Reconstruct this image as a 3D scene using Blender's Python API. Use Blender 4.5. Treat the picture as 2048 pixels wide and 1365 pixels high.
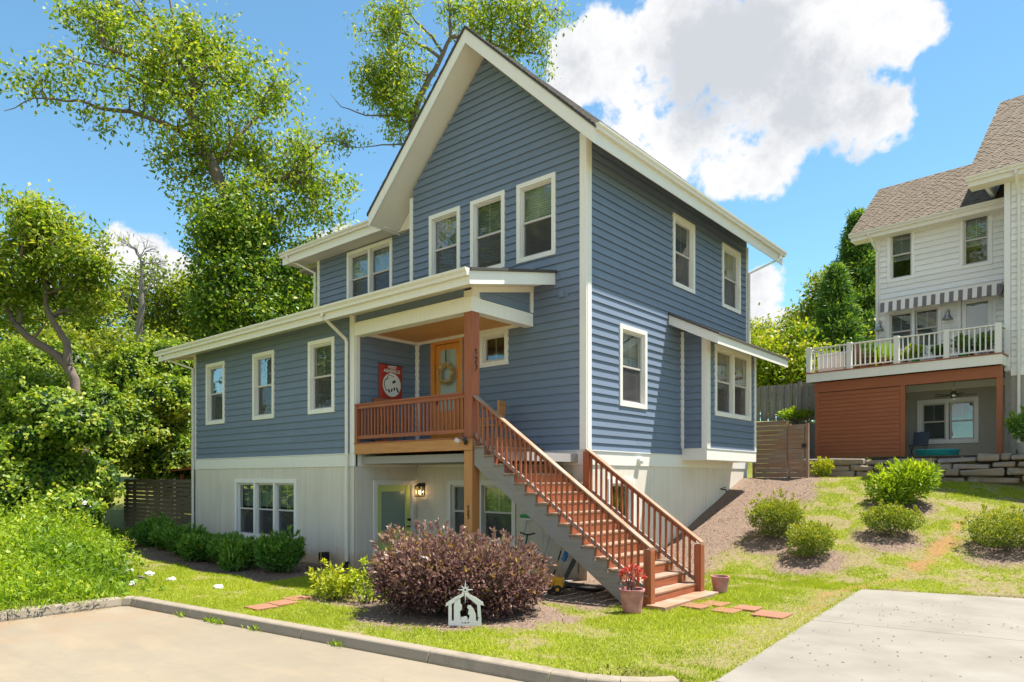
import bpy, math, random
import numpy as np
from mathutils import Vector, Matrix, noise as mnoise
random.seed(7); RNG = np.random.default_rng(7)
for o in list(bpy.data.objects): bpy.data.objects.remove(o)
SC = bpy.context.scene; COL = SC.collection

# ---------------------------------------------------------------- camera
F = 1400.0; YAW = math.radians(40.5); HOR = 958.0; CX = 1024.0
CAM = np.array([8.8, -12.83, 2.25])
VD = np.array([-math.sin(YAW), math.cos(YAW), 0]); RD = np.array([math.cos(YAW), math.sin(YAW), 0])
cd = bpy.data.cameras.new('camera'); co = bpy.data.objects.new('camera', cd); COL.objects.link(co)
co.location = CAM; co.rotation_euler = (math.pi/2, 0, YAW)
cd.sensor_width = 36; cd.lens = F/2048*36; cd.shift_y = (HOR-682.5)/2048; cd.clip_end = 3000; cd.clip_start = .1
SC.camera = co
def at(px, py, depth):
    """a point `depth` metres ahead, on the sight line through a picture position"""
    return CAM + depth*(VD + (px-CX)/F*RD + np.array([0, 0, (HOR-py)/F]))

# ---------------------------------------------------------------- light
SUN = Vector((1.0, 1.14, 4.0)).normalized()
W = bpy.data.worlds.new('World'); SC.world = W; W.use_nodes = True
wn = W.node_tree.nodes; wl = W.node_tree.links; wn.clear()
def wnode(t, **k):
    n = wn.new(t)
    for a, b in k.items(): setattr(n, a, b)
    return n
sky = wnode('ShaderNodeTexSky', sky_type='NISHITA', sun_disc=False)
sky.sun_elevation = math.radians(72); sky.sun_rotation = math.radians(40); sky.altitude = 600
sky.air_density = 1.0; sky.dust_density = .0; sky.ozone_density = 1.6
SKY_STRENGTH = .077; CLOUD = 4.25
geo = wnode('ShaderNodeTexCoord')
nrm = wnode('ShaderNodeVectorMath', operation='NORMALIZE'); wl.new(geo.outputs['Generated'], nrm.inputs[0])
def wmath(op, a, b=None, c=None):
    n = wnode('ShaderNodeMath', operation=op)
    for i, x in enumerate((a, b, c)):
        if x is None: continue
        if hasattr(x, 'node'): wl.new(x, n.inputs[i])
        else: n.inputs[i].default_value = x
    return n.outputs[0]
def blob_field(blobs):
    acc = None
    for (d, rad) in blobs:
        dt = wnode('ShaderNodeVectorMath', operation='DOT_PRODUCT'); wl.new(nrm.outputs[0], dt.inputs[0]); dt.inputs[1].default_value = d
        k = 1/(1-math.cos(rad))
        m = wmath('MULTIPLY_ADD', dt.outputs['Value'], k, 1-k)      # 1 at the centre, 0 at the rim
        acc = m if acc is None else wmath('SMOOTH_MAX', acc, m, .25)
    return acc
def dirpx(px, py):
    v = at(px, py, 1)-CAM; return tuple(v/np.linalg.norm(v))
B = []
for px, py, r in [(1160,150,70),(1240,130,90),(1330,110,100),(1370,80,80),(1440,130,95),(1520,120,90),(1600,90,110),(1680,60,110),(1770,60,100),(1820,75,60),
                  (1300,220,110),(1420,230,120),(1540,210,110),(1650,190,100),(1730,215,80),(1780,215,45),(1440,310,80),(1530,320,75),(1350,290,90),(1250,230,80),
                  (200,505,55),(240,490,50),(290,520,60),(340,540,50),(150,530,45),(60,560,50),(420,560,50),(1530,580,52),(1545,560,38),(1520,630,60),(1570,640,40),(1490,600,60),(1680,610,30),(1640,660,30),(660,500,36),(690,470,24)]:
    B.append((dirpx(px, py), r/F))
rc = random.Random(5)
while len(B) < 74:                                                     # scattered cumulus round the unseen sky, made larger to fill the shade
    az = rc.uniform(0, 2*math.pi); el = rc.uniform(.12, .9)
    c = np.array([math.cos(az)*math.cos(el), math.sin(az)*math.cos(el), math.sin(el)])
    if c@VD > .3: continue
    for j in range(4):
        d = c+np.array([rc.gauss(0, .15), rc.gauss(0, .15), rc.gauss(0, .05)]); d /= np.linalg.norm(d)
        B.append((tuple(d), rc.uniform(.11, .24)))
field = blob_field(B)
def wnoise(scale, detail, rough, off=(0,0,0), dist=0):
    mp = wnode('ShaderNodeMapping'); mp.inputs['Location'].default_value = off; wl.new(nrm.outputs[0], mp.inputs[0])
    n = wnode('ShaderNodeTexNoise'); n.inputs['Scale'].default_value = scale; n.inputs['Detail'].default_value = detail
    n.inputs['Roughness'].default_value = rough; n.inputs['Distortion'].default_value = dist
    wl.new(mp.outputs[0], n.inputs['Vector']); return n.outputs['Fac']
n1 = wnoise(8.5, 4, .6); n3 = wnoise(34, 5, .66, (.3, .9, .1)); n2 = wnoise(5.5, 3, .5, (.7, .2, .35))
dens = wmath('MULTIPLY_ADD', n1, 3.0, wmath('ADD', wmath('MINIMUM', field, .9), -1.66))
dens = wmath('MULTIPLY_ADD', n3, 1.5, wmath('ADD', dens, -.75))
mr = wnode('ShaderNodeMapRange', interpolation_type='SMOOTHSTEP'); mr.inputs['From Min'].default_value = 0; mr.inputs['From Max'].default_value = .5
wl.new(dens, mr.inputs['Value'])
gs = wmath('MULTIPLY_ADD', n2, 2.4, wmath('MULTIPLY_ADD', dens, .25, wmath('MULTIPLY_ADD', n3, .5, -1.42)))
mg = wnode('ShaderNodeMapRange', interpolation_type='SMOOTHSTEP'); mg.inputs['From Min'].default_value = 0; mg.inputs['From Max'].default_value = .65; wl.new(gs, mg.inputs['Value'])
cc = wnode('ShaderNodeMix', data_type='RGBA'); wl.new(mg.outputs[0], cc.inputs['Factor'])
cc.inputs[6].default_value = (CLOUD, CLOUD, CLOUD*1.01, 1); cc.inputs[7].default_value = (CLOUD*.66, CLOUD*.69, CLOUD*.74, 1)
mx = wnode('ShaderNodeMix', data_type='RGBA'); wl.new(mr.outputs[0], mx.inputs['Factor']); st_ = wnode('ShaderNodeMix', data_type='RGBA', blend_type='MULTIPLY'); st_.inputs[0].default_value = 1; st_.inputs[7].default_value = (.74, 1.0, .95, 1); wl.new(sky.outputs[0], st_.inputs[6]); wl.new(st_.outputs[2], mx.inputs[6]); wl.new(cc.outputs[2], mx.inputs[7])
bg = wnode('ShaderNodeBackground'); bg.inputs['Strength'].default_value = SKY_STRENGTH; wl.new(mx.outputs[2], bg.inputs['Color'])
wo = wnode('ShaderNodeOutputWorld'); wl.new(bg.outputs[0], wo.inputs['Surface'])
sl = bpy.data.lights.new('sun', 'SUN'); sl.energy = 3.65; sl.angle = math.radians(.55); sl.color = (1, .95, .86)
so = bpy.data.objects.new('sun', sl); COL.objects.link(so); so.rotation_euler = SUN.to_track_quat('Z', 'Y').to_euler(); so.location = (20, 20, 60)
SC.view_settings.view_transform = 'Standard'; SC.view_settings.look = 'None'; SC.view_settings.gamma = 1
SC.view_settings.exposure = 1.64; SC.view_settings.use_curve_mapping = False
W.cycles.sampling_method = 'MANUAL'; W.cycles.sample_map_resolution = 512
SC.render.engine = 'CYCLES'
SC.cycles.max_bounces = 8; SC.cycles.diffuse_bounces = 4; SC.cycles.transparent_max_bounces = 12

# ---------------------------------------------------------------- materials
MATS = {}
class NT:
    def __init__(s, name):
        s.m = bpy.data.materials.new(name); s.m.use_nodes = True; s.t = s.m.node_tree; s.t.nodes.clear()
        s.out = s.n('ShaderNodeOutputMaterial')
    def n(s, t, inp=None, **k):
        nd = s.t.nodes.new(t)
        for a, b in k.items(): setattr(nd, a, b)
        for a, b in (inp or {}).items():
            if hasattr(b, 'node'): s.t.links.new(b, nd.inputs[a])
            else: nd.inputs[a].default_value = b
        return nd
    def math(s, op, a, b=0.0): return s.n('ShaderNodeMath', {0: a, 1: b}, operation=op).outputs[0]
    def mix(s, f, a, b, bt='MIX'): return s.n('ShaderNodeMix', {0: f, 6: a, 7: b}, data_type='RGBA', blend_type=bt).outputs[2]
    def coord(s, scale=(1,1,1), kind='Object'):
        c = s.n('ShaderNodeTexCoord').outputs[kind]
        return s.n('ShaderNodeMapping', {'Vector': c, 'Scale': scale}).outputs[0]
    def noise(s, vec, sc, det=4, ro=.55): return s.n('ShaderNodeTexNoise', {'Vector': vec, 'Scale': sc, 'Detail': det, 'Roughness': ro}).outputs['Fac']
    def ramp(s, f, stops):
        r = s.n('ShaderNodeValToRGB', {'Fac': f}); e = r.color_ramp.elements
        while len(e) < len(stops): e.new(.5)
        for el, (p, c) in zip(e, stops): el.position = p; el.color = c if len(c) == 4 else (*c, 1)
        return r.outputs[0]
    def rng(s, f, a, b, c=0., d=1.): return s.n('ShaderNodeMapRange', {0: f, 1: a, 2: b, 3: c, 4: d}).outputs[0]
    def bump(s, h, st=.3, dist=.01): return s.n('ShaderNodeBump', {'Height': h, 'Strength': st, 'Distance': dist}).outputs[0]
    def done(s, sh): s.t.links.new(sh, s.out.inputs['Surface']); MATS[s.m.name] = s.m; return s.m
    def pbr(s, col, rough=.6, normal=None, **k):
        i = {'Base Color': col, 'Roughness': rough}; i.update({a.replace('_', ' '): b for a, b in k.items()})
        if normal is not None: i['Normal'] = normal
        return s.n('ShaderNodeBsdfPrincipled', i).outputs[0]
def c4(c): return (*c, 1)
def paint(name, col, rough=.5, dirt=.12, sc=3, bump=.05, streak=False):
    t = NT(name); v = t.coord(); v2 = t.coord((6, 6, .35)) if streak else v
    f = t.rng(t.noise(v2, sc, 6, .65), .35, .75); r = t.n('ShaderNodeObjectInfo').outputs['Random']
    a = t.mix(f, c4([x*(1-dirt) for x in col]), c4(col))
    a = t.mix(t.rng(r, 0, 1, 0, .9), a, c4([x*.84 for x in col]))
    nb = t.noise(v, 90, 3)
    return t.done(t.pbr(a, t.rng(f, 0, 1, rough+.12, rough), t.bump(nb, bump, .004)))
def wood(name, c1, c2, axis, rough=.65, grey=None, knots=True):
    t = NT(name); s = [26, 26, 26]; s['xyz'.index(axis)] = 1.6
    oi = t.n('ShaderNodeObjectInfo').outputs['Random']
    off = t.n('ShaderNodeCombineXYZ', {0: t.math('MULTIPLY', oi, 37.), 1: t.math('MULTIPLY', oi, 11.), 2: t.math('MULTIPLY', oi, 23.)}).outputs[0]
    co_ = t.n('ShaderNodeTexCoord').outputs['Object']; ad = t.n('ShaderNodeVectorMath', {0: co_, 1: off}, operation='ADD').outputs[0]
    v = t.n('ShaderNodeMapping', {'Vector': ad, 'Scale': s}).outputs[0]
    g = t.noise(v, 1.0, 7, .62); g2 = t.noise(ad, 2.2, 4)
    col = t.ramp(g, [(.25, c2), (.5, [(a+b)/2 for a, b in zip(c1, c2)]), (.72, c1)])
    col = t.mix(t.rng(oi, 0, 1, 0, .45), col, c4([x*.72 for x in c1]))
    if grey: col = t.mix(t.rng(g2, .42, .68), col, c4(grey))
    return t.done(t.pbr(col, rough, t.bump(g, .35, .006)))
def foliage(name, stops, trans=.35, rough=.5):
    t = NT(name); a = t.n('ShaderNodeAttribute', attribute_name='tint').outputs['Fac']
    col = t.ramp(a, stops); p = t.pbr(col, rough, Specular_IOR_Level=.35)
    tc = t.mix(.5, col, t.n('ShaderNodeHueSaturation', {'Saturation': 1.15, 'Value': 1.5, 'Color': col}).outputs[0])
    tr = t.n('ShaderNodeBsdfTranslucent', {'Color': tc}).outputs[0]
    return t.done(t.n('ShaderNodeMixShader', {0: trans, 1: p, 2: tr}).outputs[0])
def flat(name, col, rough=.5, metal=0., **k):
    t = NT(name); return t.done(t.pbr(c4(col), rough, Metallic=metal, **k))

paint('siding_blue', (.165, .213, .300), .5, .10, 2.2)
paint('siding_white', (.86, .85, .83), .5, .05, 2.2)
paint('trim_white', (.86, .825, .78), .5, .08, 4, streak=True)
paint('gutter_white', (.85, .80, .73), .38, .16, 3, streak=True)
paint('soffit_white', (.86, .79, .69), .6, .05, 3)
t = NT('stucco'); v = t.coord(); f = t.rng(t.noise(t.coord((5, 5, .3)), 1.6, 6, .65), .35, .75); a = t.mix(f, (.63, .565, .485, 1), (.73, .665, .58, 1))
zz = t.n('ShaderNodeSeparateXYZ', {0: t.n('ShaderNodeTexCoord').outputs['Object']}).outputs[2]; sp = t.math('ADD', zz, t.math('MULTIPLY', t.noise(v, 2.3, 5), -.7)); a = t.mix(t.rng(sp, -.22, .12, .7, 0), a, (.47, .29, .16, 1)); a = t.mix(t.rng(t.noise(v, .9, 4), .5, .7, 0, .25), a, (.50, .45, .385, 1))
t.done(t.pbr(a, .9, t.bump(t.noise(v, 80, 3), .5, .006)))
paint('stucco_taupe', (.42, .38, .33), .85, .1, 3, .4)
paint('sash', (.60, .55, .52), .45, .1)
paint('rail_white', (.80, .77, .72), .5, .06)
paint('door_green', (.62, .69, .24), .45, .05)
paint('concrete_kerb', (.30, .25, .19), .85, .35, 5, .5)
for ax in 'xyz':
    wood('cedar_'+ax, (.42, .125, .05), (.22, .055, .022), ax, .55)
    wood('tread_'+ax, (.36, .19, .105), (.24, .115, .06), ax, .7, (.32, .24, .185))
    wood('pine_'+ax, (.60, .285, .10), (.42, .165, .05), ax, .6)
    wood('grey_'+ax, (.34, .30, .26), (.20, .175, .15), ax, .8, (.27, .25, .245))
    wood('mossy_'+ax, (.20, .155, .105), (.10, .08, .055), ax, .85, (.13, .125, .075))
    wood('screen_'+ax, (.38, .115, .042), (.27, .075, .027), ax, .55)
    wood('weather_'+ax, (.36, .21, .125), (.19, .105, .065), ax, .8, (.27, .205, .16))
wood('door_wood', (.78, .33, .07), (.58, .20, .03), 'z', .4)
wood('ceiling_wood', (.75, .37, .12), (.55, .24, .07), 'x', .5)
flat('black', (.012, .012, .013), .4); flat('bronze', (.03, .026, .023), .45, .6); flat('rubber', (.02, .02, .021), .85)
flat('chrome', (.55, .53, .5), .25, 1.); flat('steel', (.38, .36, .34), .4, .8)
flat('blind', (.52, .52, .50), .8); flat('curtain', (.62, .62, .60), .85); flat('room', (.36, .33, .31), .9)
flat('blind_dark', (.30, .305, .31), .8)
flat('grey_awning', (.17, .15, .165), .8); flat('frost', (.36, .45, .42), .35); flat('frost_green', (.21, .29, .25), .25)
flat('red_flag', (.42, .035, .02), .7); flat('off_white', (.72, .69, .66), .7); flat('ink', (.015, .014, .014), .7)
flat('blue_plastic', (.03, .22, .52), .45); flat('green_plastic', (.02, .30, .10), .5); flat('yellow_plastic', (.72, .34, .02), .4)
flat('teal_plastic', (.02, .26, .32), .45); flat('lime_plastic', (.52, .75, .02), .45); flat('grey_plastic', (.30, .29, .28), .5)
flat('wheat', (.62, .45, .15), .8); flat('pot_pink', (.42, .19, .17), .75); flat('soil', (.045, .03, .022), .95)
flat('white_metal', (.80, .77, .74), .45); flat('navy_cloth', (.04, .05, .075), .8); flat('tan_wood', (.5, .3, .14), .6)
t = NT('pot_clay'); v = t.coord(); f = t.noise(v, 7, 5)
t.done(t.pbr(t.ramp(f, [(.3, (.36, .13, .11)), (.55, (.47, .20, .19)), (.75, (.50, .29, .26))]), .8, t.bump(f, .2, .01)))
t = NT('lamp_glow'); t.done(t.n('ShaderNodeEmission', {'Color': (1, .62, .22, 1), 'Strength': 3.2}).outputs[0])
def glass(name, tint=(.9, .95, .93), bodies=.0):
    t = NT(name); fc = t.n('ShaderNodeLayerWeight', {'Blend': .5}).outputs['Facing']; fr = t.math('ADD', t.math('MULTIPLY', t.math('POWER', fc, 4.0), .8), .055)
    wav = t.noise(t.coord(), 2.4, 2); b = t.bump(wav, .12, .02)
    tr = t.n('ShaderNodeBsdfTransparent', {'Color': c4(tint)}).outputs[0]
    gl = t.n('ShaderNodeBsdfGlossy', {'Color': (1, 1, 1, 1), 'Roughness': .015, 'Normal': b}).outputs[0]
    f2 = t.math('MINIMUM', t.math('MULTIPLY', fr, 1.7), 1.0)
    return t.done(t.n('ShaderNodeMixShader', {0: f2, 1: tr, 2: gl}).outputs[0])
glass('glass', (.80, .84, .83)); glass('lantern_glass', (.95, .93, .9))
t = NT('insect_screen'); d = t.n('ShaderNodeBsdfDiffuse', {'Color': (.12, .115, .12, 1)}).outputs[0]; tr = t.n('ShaderNodeBsdfTransparent').outputs[0]
t.done(t.n('ShaderNodeMixShader', {0: .28, 1: tr, 2: d}).outputs[0])
def shingle_mat(name, cols):
    t = NT(name); v = t.coord(); a = t.n('ShaderNodeAttribute', attribute_name='tint').outputs['Fac']
    g = t.noise(v, 55, 3); col = t.mix(t.rng(g, .3, .7, 0, .5), t.ramp(a, cols), c4([x*.6 for x in cols[0][1]]))
    t.done(t.pbr(col, .9, t.bump(g, .5, .01)))
shingle_mat('shingle_brown', [(0, (.05, .037, .026)), (.5, (.145, .104, .066)), (1, (.215, .158, .102))])
shingle_mat('shingle_dark', [(0, (.07, .06, .055)), (.5, (.13, .11, .095)), (1, (.19, .155, .125))])
def stone_mat(name, a, b, c):
    t = NT(name); v = t.coord(); n = t.noise(v, 5, 8, .65); n2 = t.noise(v, 1.3, 3); oi = t.n('ShaderNodeObjectInfo').outputs['Random']
    col = t.mix(t.rng(n2, .4, .65), t.ramp(n, [(.3, a), (.6, b)]), c4(c)); col = t.mix(t.rng(oi, 0, 1, 0, .4), col, c4([x*.75 for x in b]))
    t.done(t.pbr(col, .9, t.bump(n, .8, .03)))
stone_mat('field_stone', (.12, .105, .09), (.30, .26, .225), (.25, .175, .115)); stone_mat('pale_stone', (.42, .4, .38), (.75, .73, .7), (.55, .5, .45))
stone_mat('paver_red', (.24, .10, .055), (.31, .145, .09), (.28, .115, .065)); stone_mat('bark', (.09, .065, .05), (.20, .15, .12), (.14, .105, .085))
stone_mat('bark_pale', (.15, .125, .10), (.30, .26, .22), (.22, .19, .15))

# ---------------------------------------------------------------- mesh tools
class MB:
    def __init__(s): s.v = []; s.f = []
    def box(s, a, b):
        x0, x1 = sorted((a[0], b[0])); y0, y1 = sorted((a[1], b[1])); z0, z1 = sorted((a[2], b[2])); n = len(s.v)
        s.v += [(x0,y0,z0),(x1,y0,z0),(x1,y1,z0),(x0,y1,z0),(x0,y0,z1),(x1,y0,z1),(x1,y1,z1),(x0,y1,z1)]
        s.f += [tuple(n+i for i in q) for q in ((3,2,1,0),(4,5,6,7),(0,1,5,4),(1,2,6,5),(2,3,7,6),(3,0,4,7))]; return s
    def hexa(s, p):
        n = len(s.v); s.v += [tuple(map(float, q)) for q in p]
        s.f += [tuple(n+i for i in q) for q in ((3,2,1,0),(4,5,6,7),(0,1,5,4),(1,2,6,5),(2,3,7,6),(3,0,4,7))]; return s
    def bar(s, a, b, w, h, up=(0,0,1)):
        a = Vector(a); b = Vector(b); d = (b-a).normalized(); up = Vector(up)
        sd = d.cross(up)
        if sd.length < 1e-4: sd = d.cross(Vector((1,0,0)))
        sd.normalize(); u = sd.cross(d).normalized(); sd *= w/2; u *= h/2
        return s.hexa([a-sd-u, a+sd-u, b+sd-u, b-sd-u, a-sd+u, a+sd+u, b+sd+u, b-sd+u])
    def tube(s, pts, rad, n=8, cap=True):
        pts = [Vector(p) for p in pts]; rad = rad if hasattr(rad, '__len__') else [rad]*len(pts); st = len(s.v); prev = None
        for i, p in enumerate(pts):
            d = (pts[min(i+1, len(pts)-1)]-pts[max(i-1, 0)]).normalized()
            ref = Vector((0,0,1)) if abs(d.z) < .9 else Vector((1,0,0))
            if prev is None: sx = d.cross(ref).normalized()
            else: sx = (prev-d*prev.dot(d)).normalized()
            prev = sx; sy = d.cross(sx)
            for k in range(n):
                a = 2*math.pi*k/n; s.v.append(tuple(p+(sx*math.cos(a)+sy*math.sin(a))*rad[i]))
        for i in range(len(pts)-1):
            for k in range(n):
                a = st+i*n+k; b = st+i*n+(k+1)%n; s.f.append((a, b, b+n, a+n))
        if cap: s.f.append(tuple(st+k for k in reversed(range(n)))); s.f.append(tuple(st+(len(pts)-1)*n+k for k in range(n)))
        return s
    def lathe(s, prof, c=(0,0,0), n=20):
        st = len(s.v)
        for r, z in prof:
            for k in range(n):
                a = 2*math.pi*k/n; s.v.append((c[0]+r*math.cos(a), c[1]+r*math.sin(a), c[2]+z))
        for i in range(len(prof)-1):
            for k in range(n):
                a = st+i*n+k; b = st+i*n+(k+1)%n; s.f.append((a, b, b+n, a+n))
        s.f.append(tuple(st+k for k in reversed(range(n)))); s.f.append(tuple(st+(len(prof)-1)*n+k for k in range(n))); return s
    def prism(s, poly, off):
        """closed polygon (3d points) pushed along off"""
        n = len(s.v); k = len(poly); off = Vector(off)
        s.v += [tuple(Vector(p)) for p in poly]+[tuple(Vector(p)+off) for p in poly]
        s.f.append(tuple(n+i for i in reversed(range(k)))); s.f.append(tuple(n+k+i for i in range(k)))
        for i in range(k): s.f.append((n+i, n+(i+1)%k, n+k+(i+1)%k, n+k+i))
        return s
    def blob(s, c, r, n=(8, 6), amp=.15, seed=0):
        st = len(s.v); nu, nv = n
        for j in range(nv+1):
            th = math.pi*j/nv
            for i in range(nu):
                ph = 2*math.pi*i/nu; d = Vector((math.sin(th)*math.cos(ph), math.sin(th)*math.sin(ph), math.cos(th)))
                k = 1+amp*mnoise.noise(d*1.7+Vector((seed*3.1, seed*1.7, 0)))*2
                s.v.append((c[0]+d.x*r[0]*k, c[1]+d.y*r[1]*k, c[2]+d.z*r[2]*k))
        for j in range(nv):
            for i in range(nu):
                a = st+j*nu+i; b = st+j*nu+(i+1)%nu; s.f.append((a, a+nu, b+nu, b))
        return s
    def build(s, name, mat, parent=None, loc=None, smooth=False, bevel=0, label=None):
        me = bpy.data.meshes.new(name); me.from_pydata(s.v, [], s.f); me.update()
        if smooth: me.polygons.foreach_set('use_smooth', [True]*len(me.polygons))
        return link(name, me, mat, parent, loc, bevel, label)
def link(name, me, mat, parent=None, loc=None, bevel=0, label=None):
    if mat and not me.materials: me.materials.append(MATS[mat])
    o = bpy.data.objects.new(name, me); COL.objects.link(o)
    if loc is not None: o.location = loc
    if parent is not None: o.parent = parent
    if bevel:
        b = o.modifiers.new('bevel', 'BEVEL'); b.width = bevel; b.segments = 2; b.limit_method = 'ANGLE'
    if label: o['label'] = label
    return o
def dup(o, parent=None, loc=None):
    c = o.copy(); COL.objects.link(c)
    if parent is not None: c.parent = parent
    if loc is not None: c.location = loc
    return c
def tag(o, label, cat, group=None):
    o['label'] = label; o['category'] = cat
    if group: o['group'] = group
    return o
def thing(name, label, cat, loc=(0,0,0), rz=0, group=None):
    o = bpy.data.objects.new(name, None); COL.objects.link(o); o.location = loc; o.rotation_euler = (0, 0, rz); o.empty_display_size = .2
    return tag(o, label, cat, group)
def kind(o, k): o['kind'] = k; return o
def smooth_noise(x, y, s, seed=0): return mnoise.noise(Vector((x*s+seed*7.3, y*s-seed*3.1, seed*1.9)))

# ================================================================ the blue house
class Plane:
    """a wall plane: x along the wall, z up, d outwards"""
    def __init__(s, o, e, n): s.o = Vector(o); s.e = Vector(e); s.n = Vector(n)
    def p(s, x, z, d=0): return s.o+s.e*x+s.n*d+Vector((0, 0, z))
    def slab(s, mb, x0, x1, z0, z1, d0, d1): return mb.hexa([s.p(x0,z0,d0), s.p(x1,z0,d0), s.p(x1,z0,d1), s.p(x0,z0,d1), s.p(x0,z1,d0), s.p(x1,z1,d0), s.p(x1,z1,d1), s.p(x0,z1,d1)])
def free(lo, hi, cuts):
    out = [(lo, hi)]
    for a, b in cuts:
        nx = []
        for l, h in out:
            if b <= l or a >= h: nx.append((l, h)); continue
            if a > l: nx.append((l, a))
            if b < h: nx.append((b, h))
        out = nx
    return [(l, h) for l, h in out if h-l > .004]
def wall(name, par, pl, x0, x1, z0, z1, holes, mat, th=.15, gable=None, d1=0.):
    mb = MB(); xs = sorted({x0, x1, *[h for H in holes for h in H[:2] if x0 < h < x1]})
    for a, b in zip(xs, xs[1:]):
        for l, h in free(z0, z1, [(H[2], H[3]) for H in holes if H[0] <= a+1e-6 and H[1] >= b-1e-6]): pl.slab(mb, a, b, l, h, -th, d1)
    if gable: mb.prism([pl.p(*q, -th) for q in gable], pl.n*(th+d1))
    return mb.build(name, mat, par)
def siding(par, pl, x0, x1, z0, z1, holes=(), mat='siding_blue', ex=.187, clip=None, mats=None):
    k = 0; z = z0
    while z < z1-.02:
        zt = min(z+ex+.02, z1); runs = []; cur = []
        def lap(zz): return .040-.033*(zz-z)/(ex+.02)
        if clip:
            cur = [(z, zt, *clip(z), *clip(zt))]; runs = [cur]
            if cur[0][3]-cur[0][2] < .05: break
        else:
            H = [h for h in holes if h[3] > z and h[2] < zt]
            xs = sorted({x0, x1, *[h for q in H for h in q[:2] if x0 < h < x1]})
            for a, b in zip(xs, xs[1:]):
                fr = free(z, zt, [(h[2], h[3]) for h in H if h[0] <= a+1e-6 and h[1] >= b-1e-6])
                if not fr:
                    if cur: runs.append(cur)
                    cur = []
                for l, h in fr: cur.append((l, h, a, b, a, b))
            if cur: runs.append(cur)
        if not clip:                                                   # butt joints in the long boards
            nr = []
            for run in runs:
                l, h, a, b = run[0][:4]
                if len(run) == 1 and b-a > 4.2: q = a+(b-a)*random.uniform(.22, .78); nr += [[(l, h, a, q, a, q)], [(l, h, q, b, q, b)]]
                else: nr.append(run)
            runs = nr
        for run in runs:
            mb = MB()
            for l, h, a, b, c, d in run:
                g = .0015
                if l <= z+1e-6 and h-l > .09:                          # hollow behind the lower lip: a real shadow gap under each lap
                    m = (h-l); A = lambda zz: (a+(c-a)*(zz-l)/m+g, b+(d-b)*(zz-l)/m-g); st = len(mb.v)
                    prof_ = [(l, .040), (h, lap(h)), (h, .0012), (l+.06, .0012), (l+.055, .028), (l, .030)]
                    for side in (0, 1): mb.v += [tuple(pl.p(A(zz)[side], zz, dd_)) for zz, dd_ in prof_]
                    mb.f += [tuple(st+q for q in range(6)), tuple(st+6+q for q in reversed(range(6)))]+[(st+q, st+6+q, st+6+(q+1) % 6, st+(q+1) % 6) for q in range(6)]
                else: mb.hexa([pl.p(a+g,l,.0012), pl.p(b-g,l,.0012), pl.p(b-g,l,lap(l)), pl.p(a+g,l,lap(l)), pl.p(c+g,h,.0012), pl.p(d-g,h,.0012), pl.p(d-g,h,lap(h)), pl.p(c+g,h,lap(h))])
            mb.build('siding_board', mat, par)
        z += ex; k += 1
def board(par, pl, x0, x1, z0, z1, d0, d1, name, mat='trim_white', bevel=.004):
    return pl.slab(MB(), x0, x1, z0, z1, d0, d1).build(name, mat, par, bevel=bevel)
def window(par, pl, x0, x1, z0, z1, units=1, cas=.11, split=True, blind=None, muntin=True, mat='trim_white', sashmat='sash', screen=True, name='window', label=None):
    """outer casing rectangle; returns the wall opening"""
    mb = MB(); D = .055; ix0, ix1, iz0, iz1 = x0+cas, x1-cas, z0+cas, z1-cas
    pl.slab(mb, x0, ix0, z0, z1, 0, D); pl.slab(mb, ix1, x1, z0, z1, 0, D)
    pl.slab(mb, ix0, ix1, iz1, z1, 0, D-.002); pl.slab(mb, ix0, ix1, z0, iz0, 0, D-.002)
    mul = .085; uw = (ix1-ix0-mul*(units-1))/units
    for k in range(1, units): a = ix0+k*uw+(k-1)*mul; pl.slab(mb, a, a+mul, iz0, iz1, -.1, D-.006)
    jt = .02
    for a, b in ((ix0, ix0+jt), (ix1-jt, ix1)): pl.slab(mb, a, b, iz0, iz1, -.15, -.001)
    for a, b in ((iz0, iz0+jt), (iz1-jt, iz1)): pl.slab(mb, ix0+jt, ix1-jt, a, b, -.15, -.001)
    w = mb.build(name, mat, par, bevel=.003, label=label)
    for k in range(units):
        a = ix0+k*(uw+mul)+jt; b = a+uw-2*jt; lo = iz0+jt; hi = iz1-jt; mid = (lo+hi)/2; f = .045
        parts = [(mid-.02, hi, -.045), (lo, mid+.02, -.075)] if split else [(lo, hi, -.05)]
        for j, (l, h, d) in enumerate(parts):
            s = MB(); pl.slab(s, a, a+f, l, h, d-.03, d+.012); pl.slab(s, b-f, b, l, h, d-.03, d+.012)
            pl.slab(s, a+f, b-f, h-f, h, d-.03, d+.011); pl.slab(s, a+f, b-f, l, l+f, d-.03, d+.011); s.build('sash', sashmat, w)
            pl.slab(MB(), a+f, b-f, l+f, h-f, d-.012, d-.006).build('pane', 'glass', w)
            if muntin and j == 0: c = (a+b)/2; pl.slab(MB(), c-.009, c+.009, l+f, h-f, d-.02, d-.013).build('muntin', 'trim_white', w)
            if screen and j == 1: pl.slab(MB(), a+f*.6, b-f*.6, l+f*.6, h-.01, d+.014, d+.016).build('insect_screen', 'insect_screen', w)
        if blind:
            m, fr_ = blind; bz = hi-(hi-lo)*fr_; s = MB(); n = max(2, int((hi-bz)/.055))
            for q in range(n):
                zz = bz+(hi-bz)*q/n; s.hexa([pl.p(a,zz,-.155), pl.p(b,zz,-.155), pl.p(b,zz,-.15), pl.p(a,zz,-.15), pl.p(a,zz+(hi-bz)/n-.004,-.175), pl.p(b,zz+(hi-bz)/n-.004,-.175), pl.p(b,zz+(hi-bz)/n-.004,-.17), pl.p(a,zz+(hi-bz)/n-.004,-.17)])
            s.build('blind', m, w)
    return (ix0, ix1, iz0, iz1)
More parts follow.
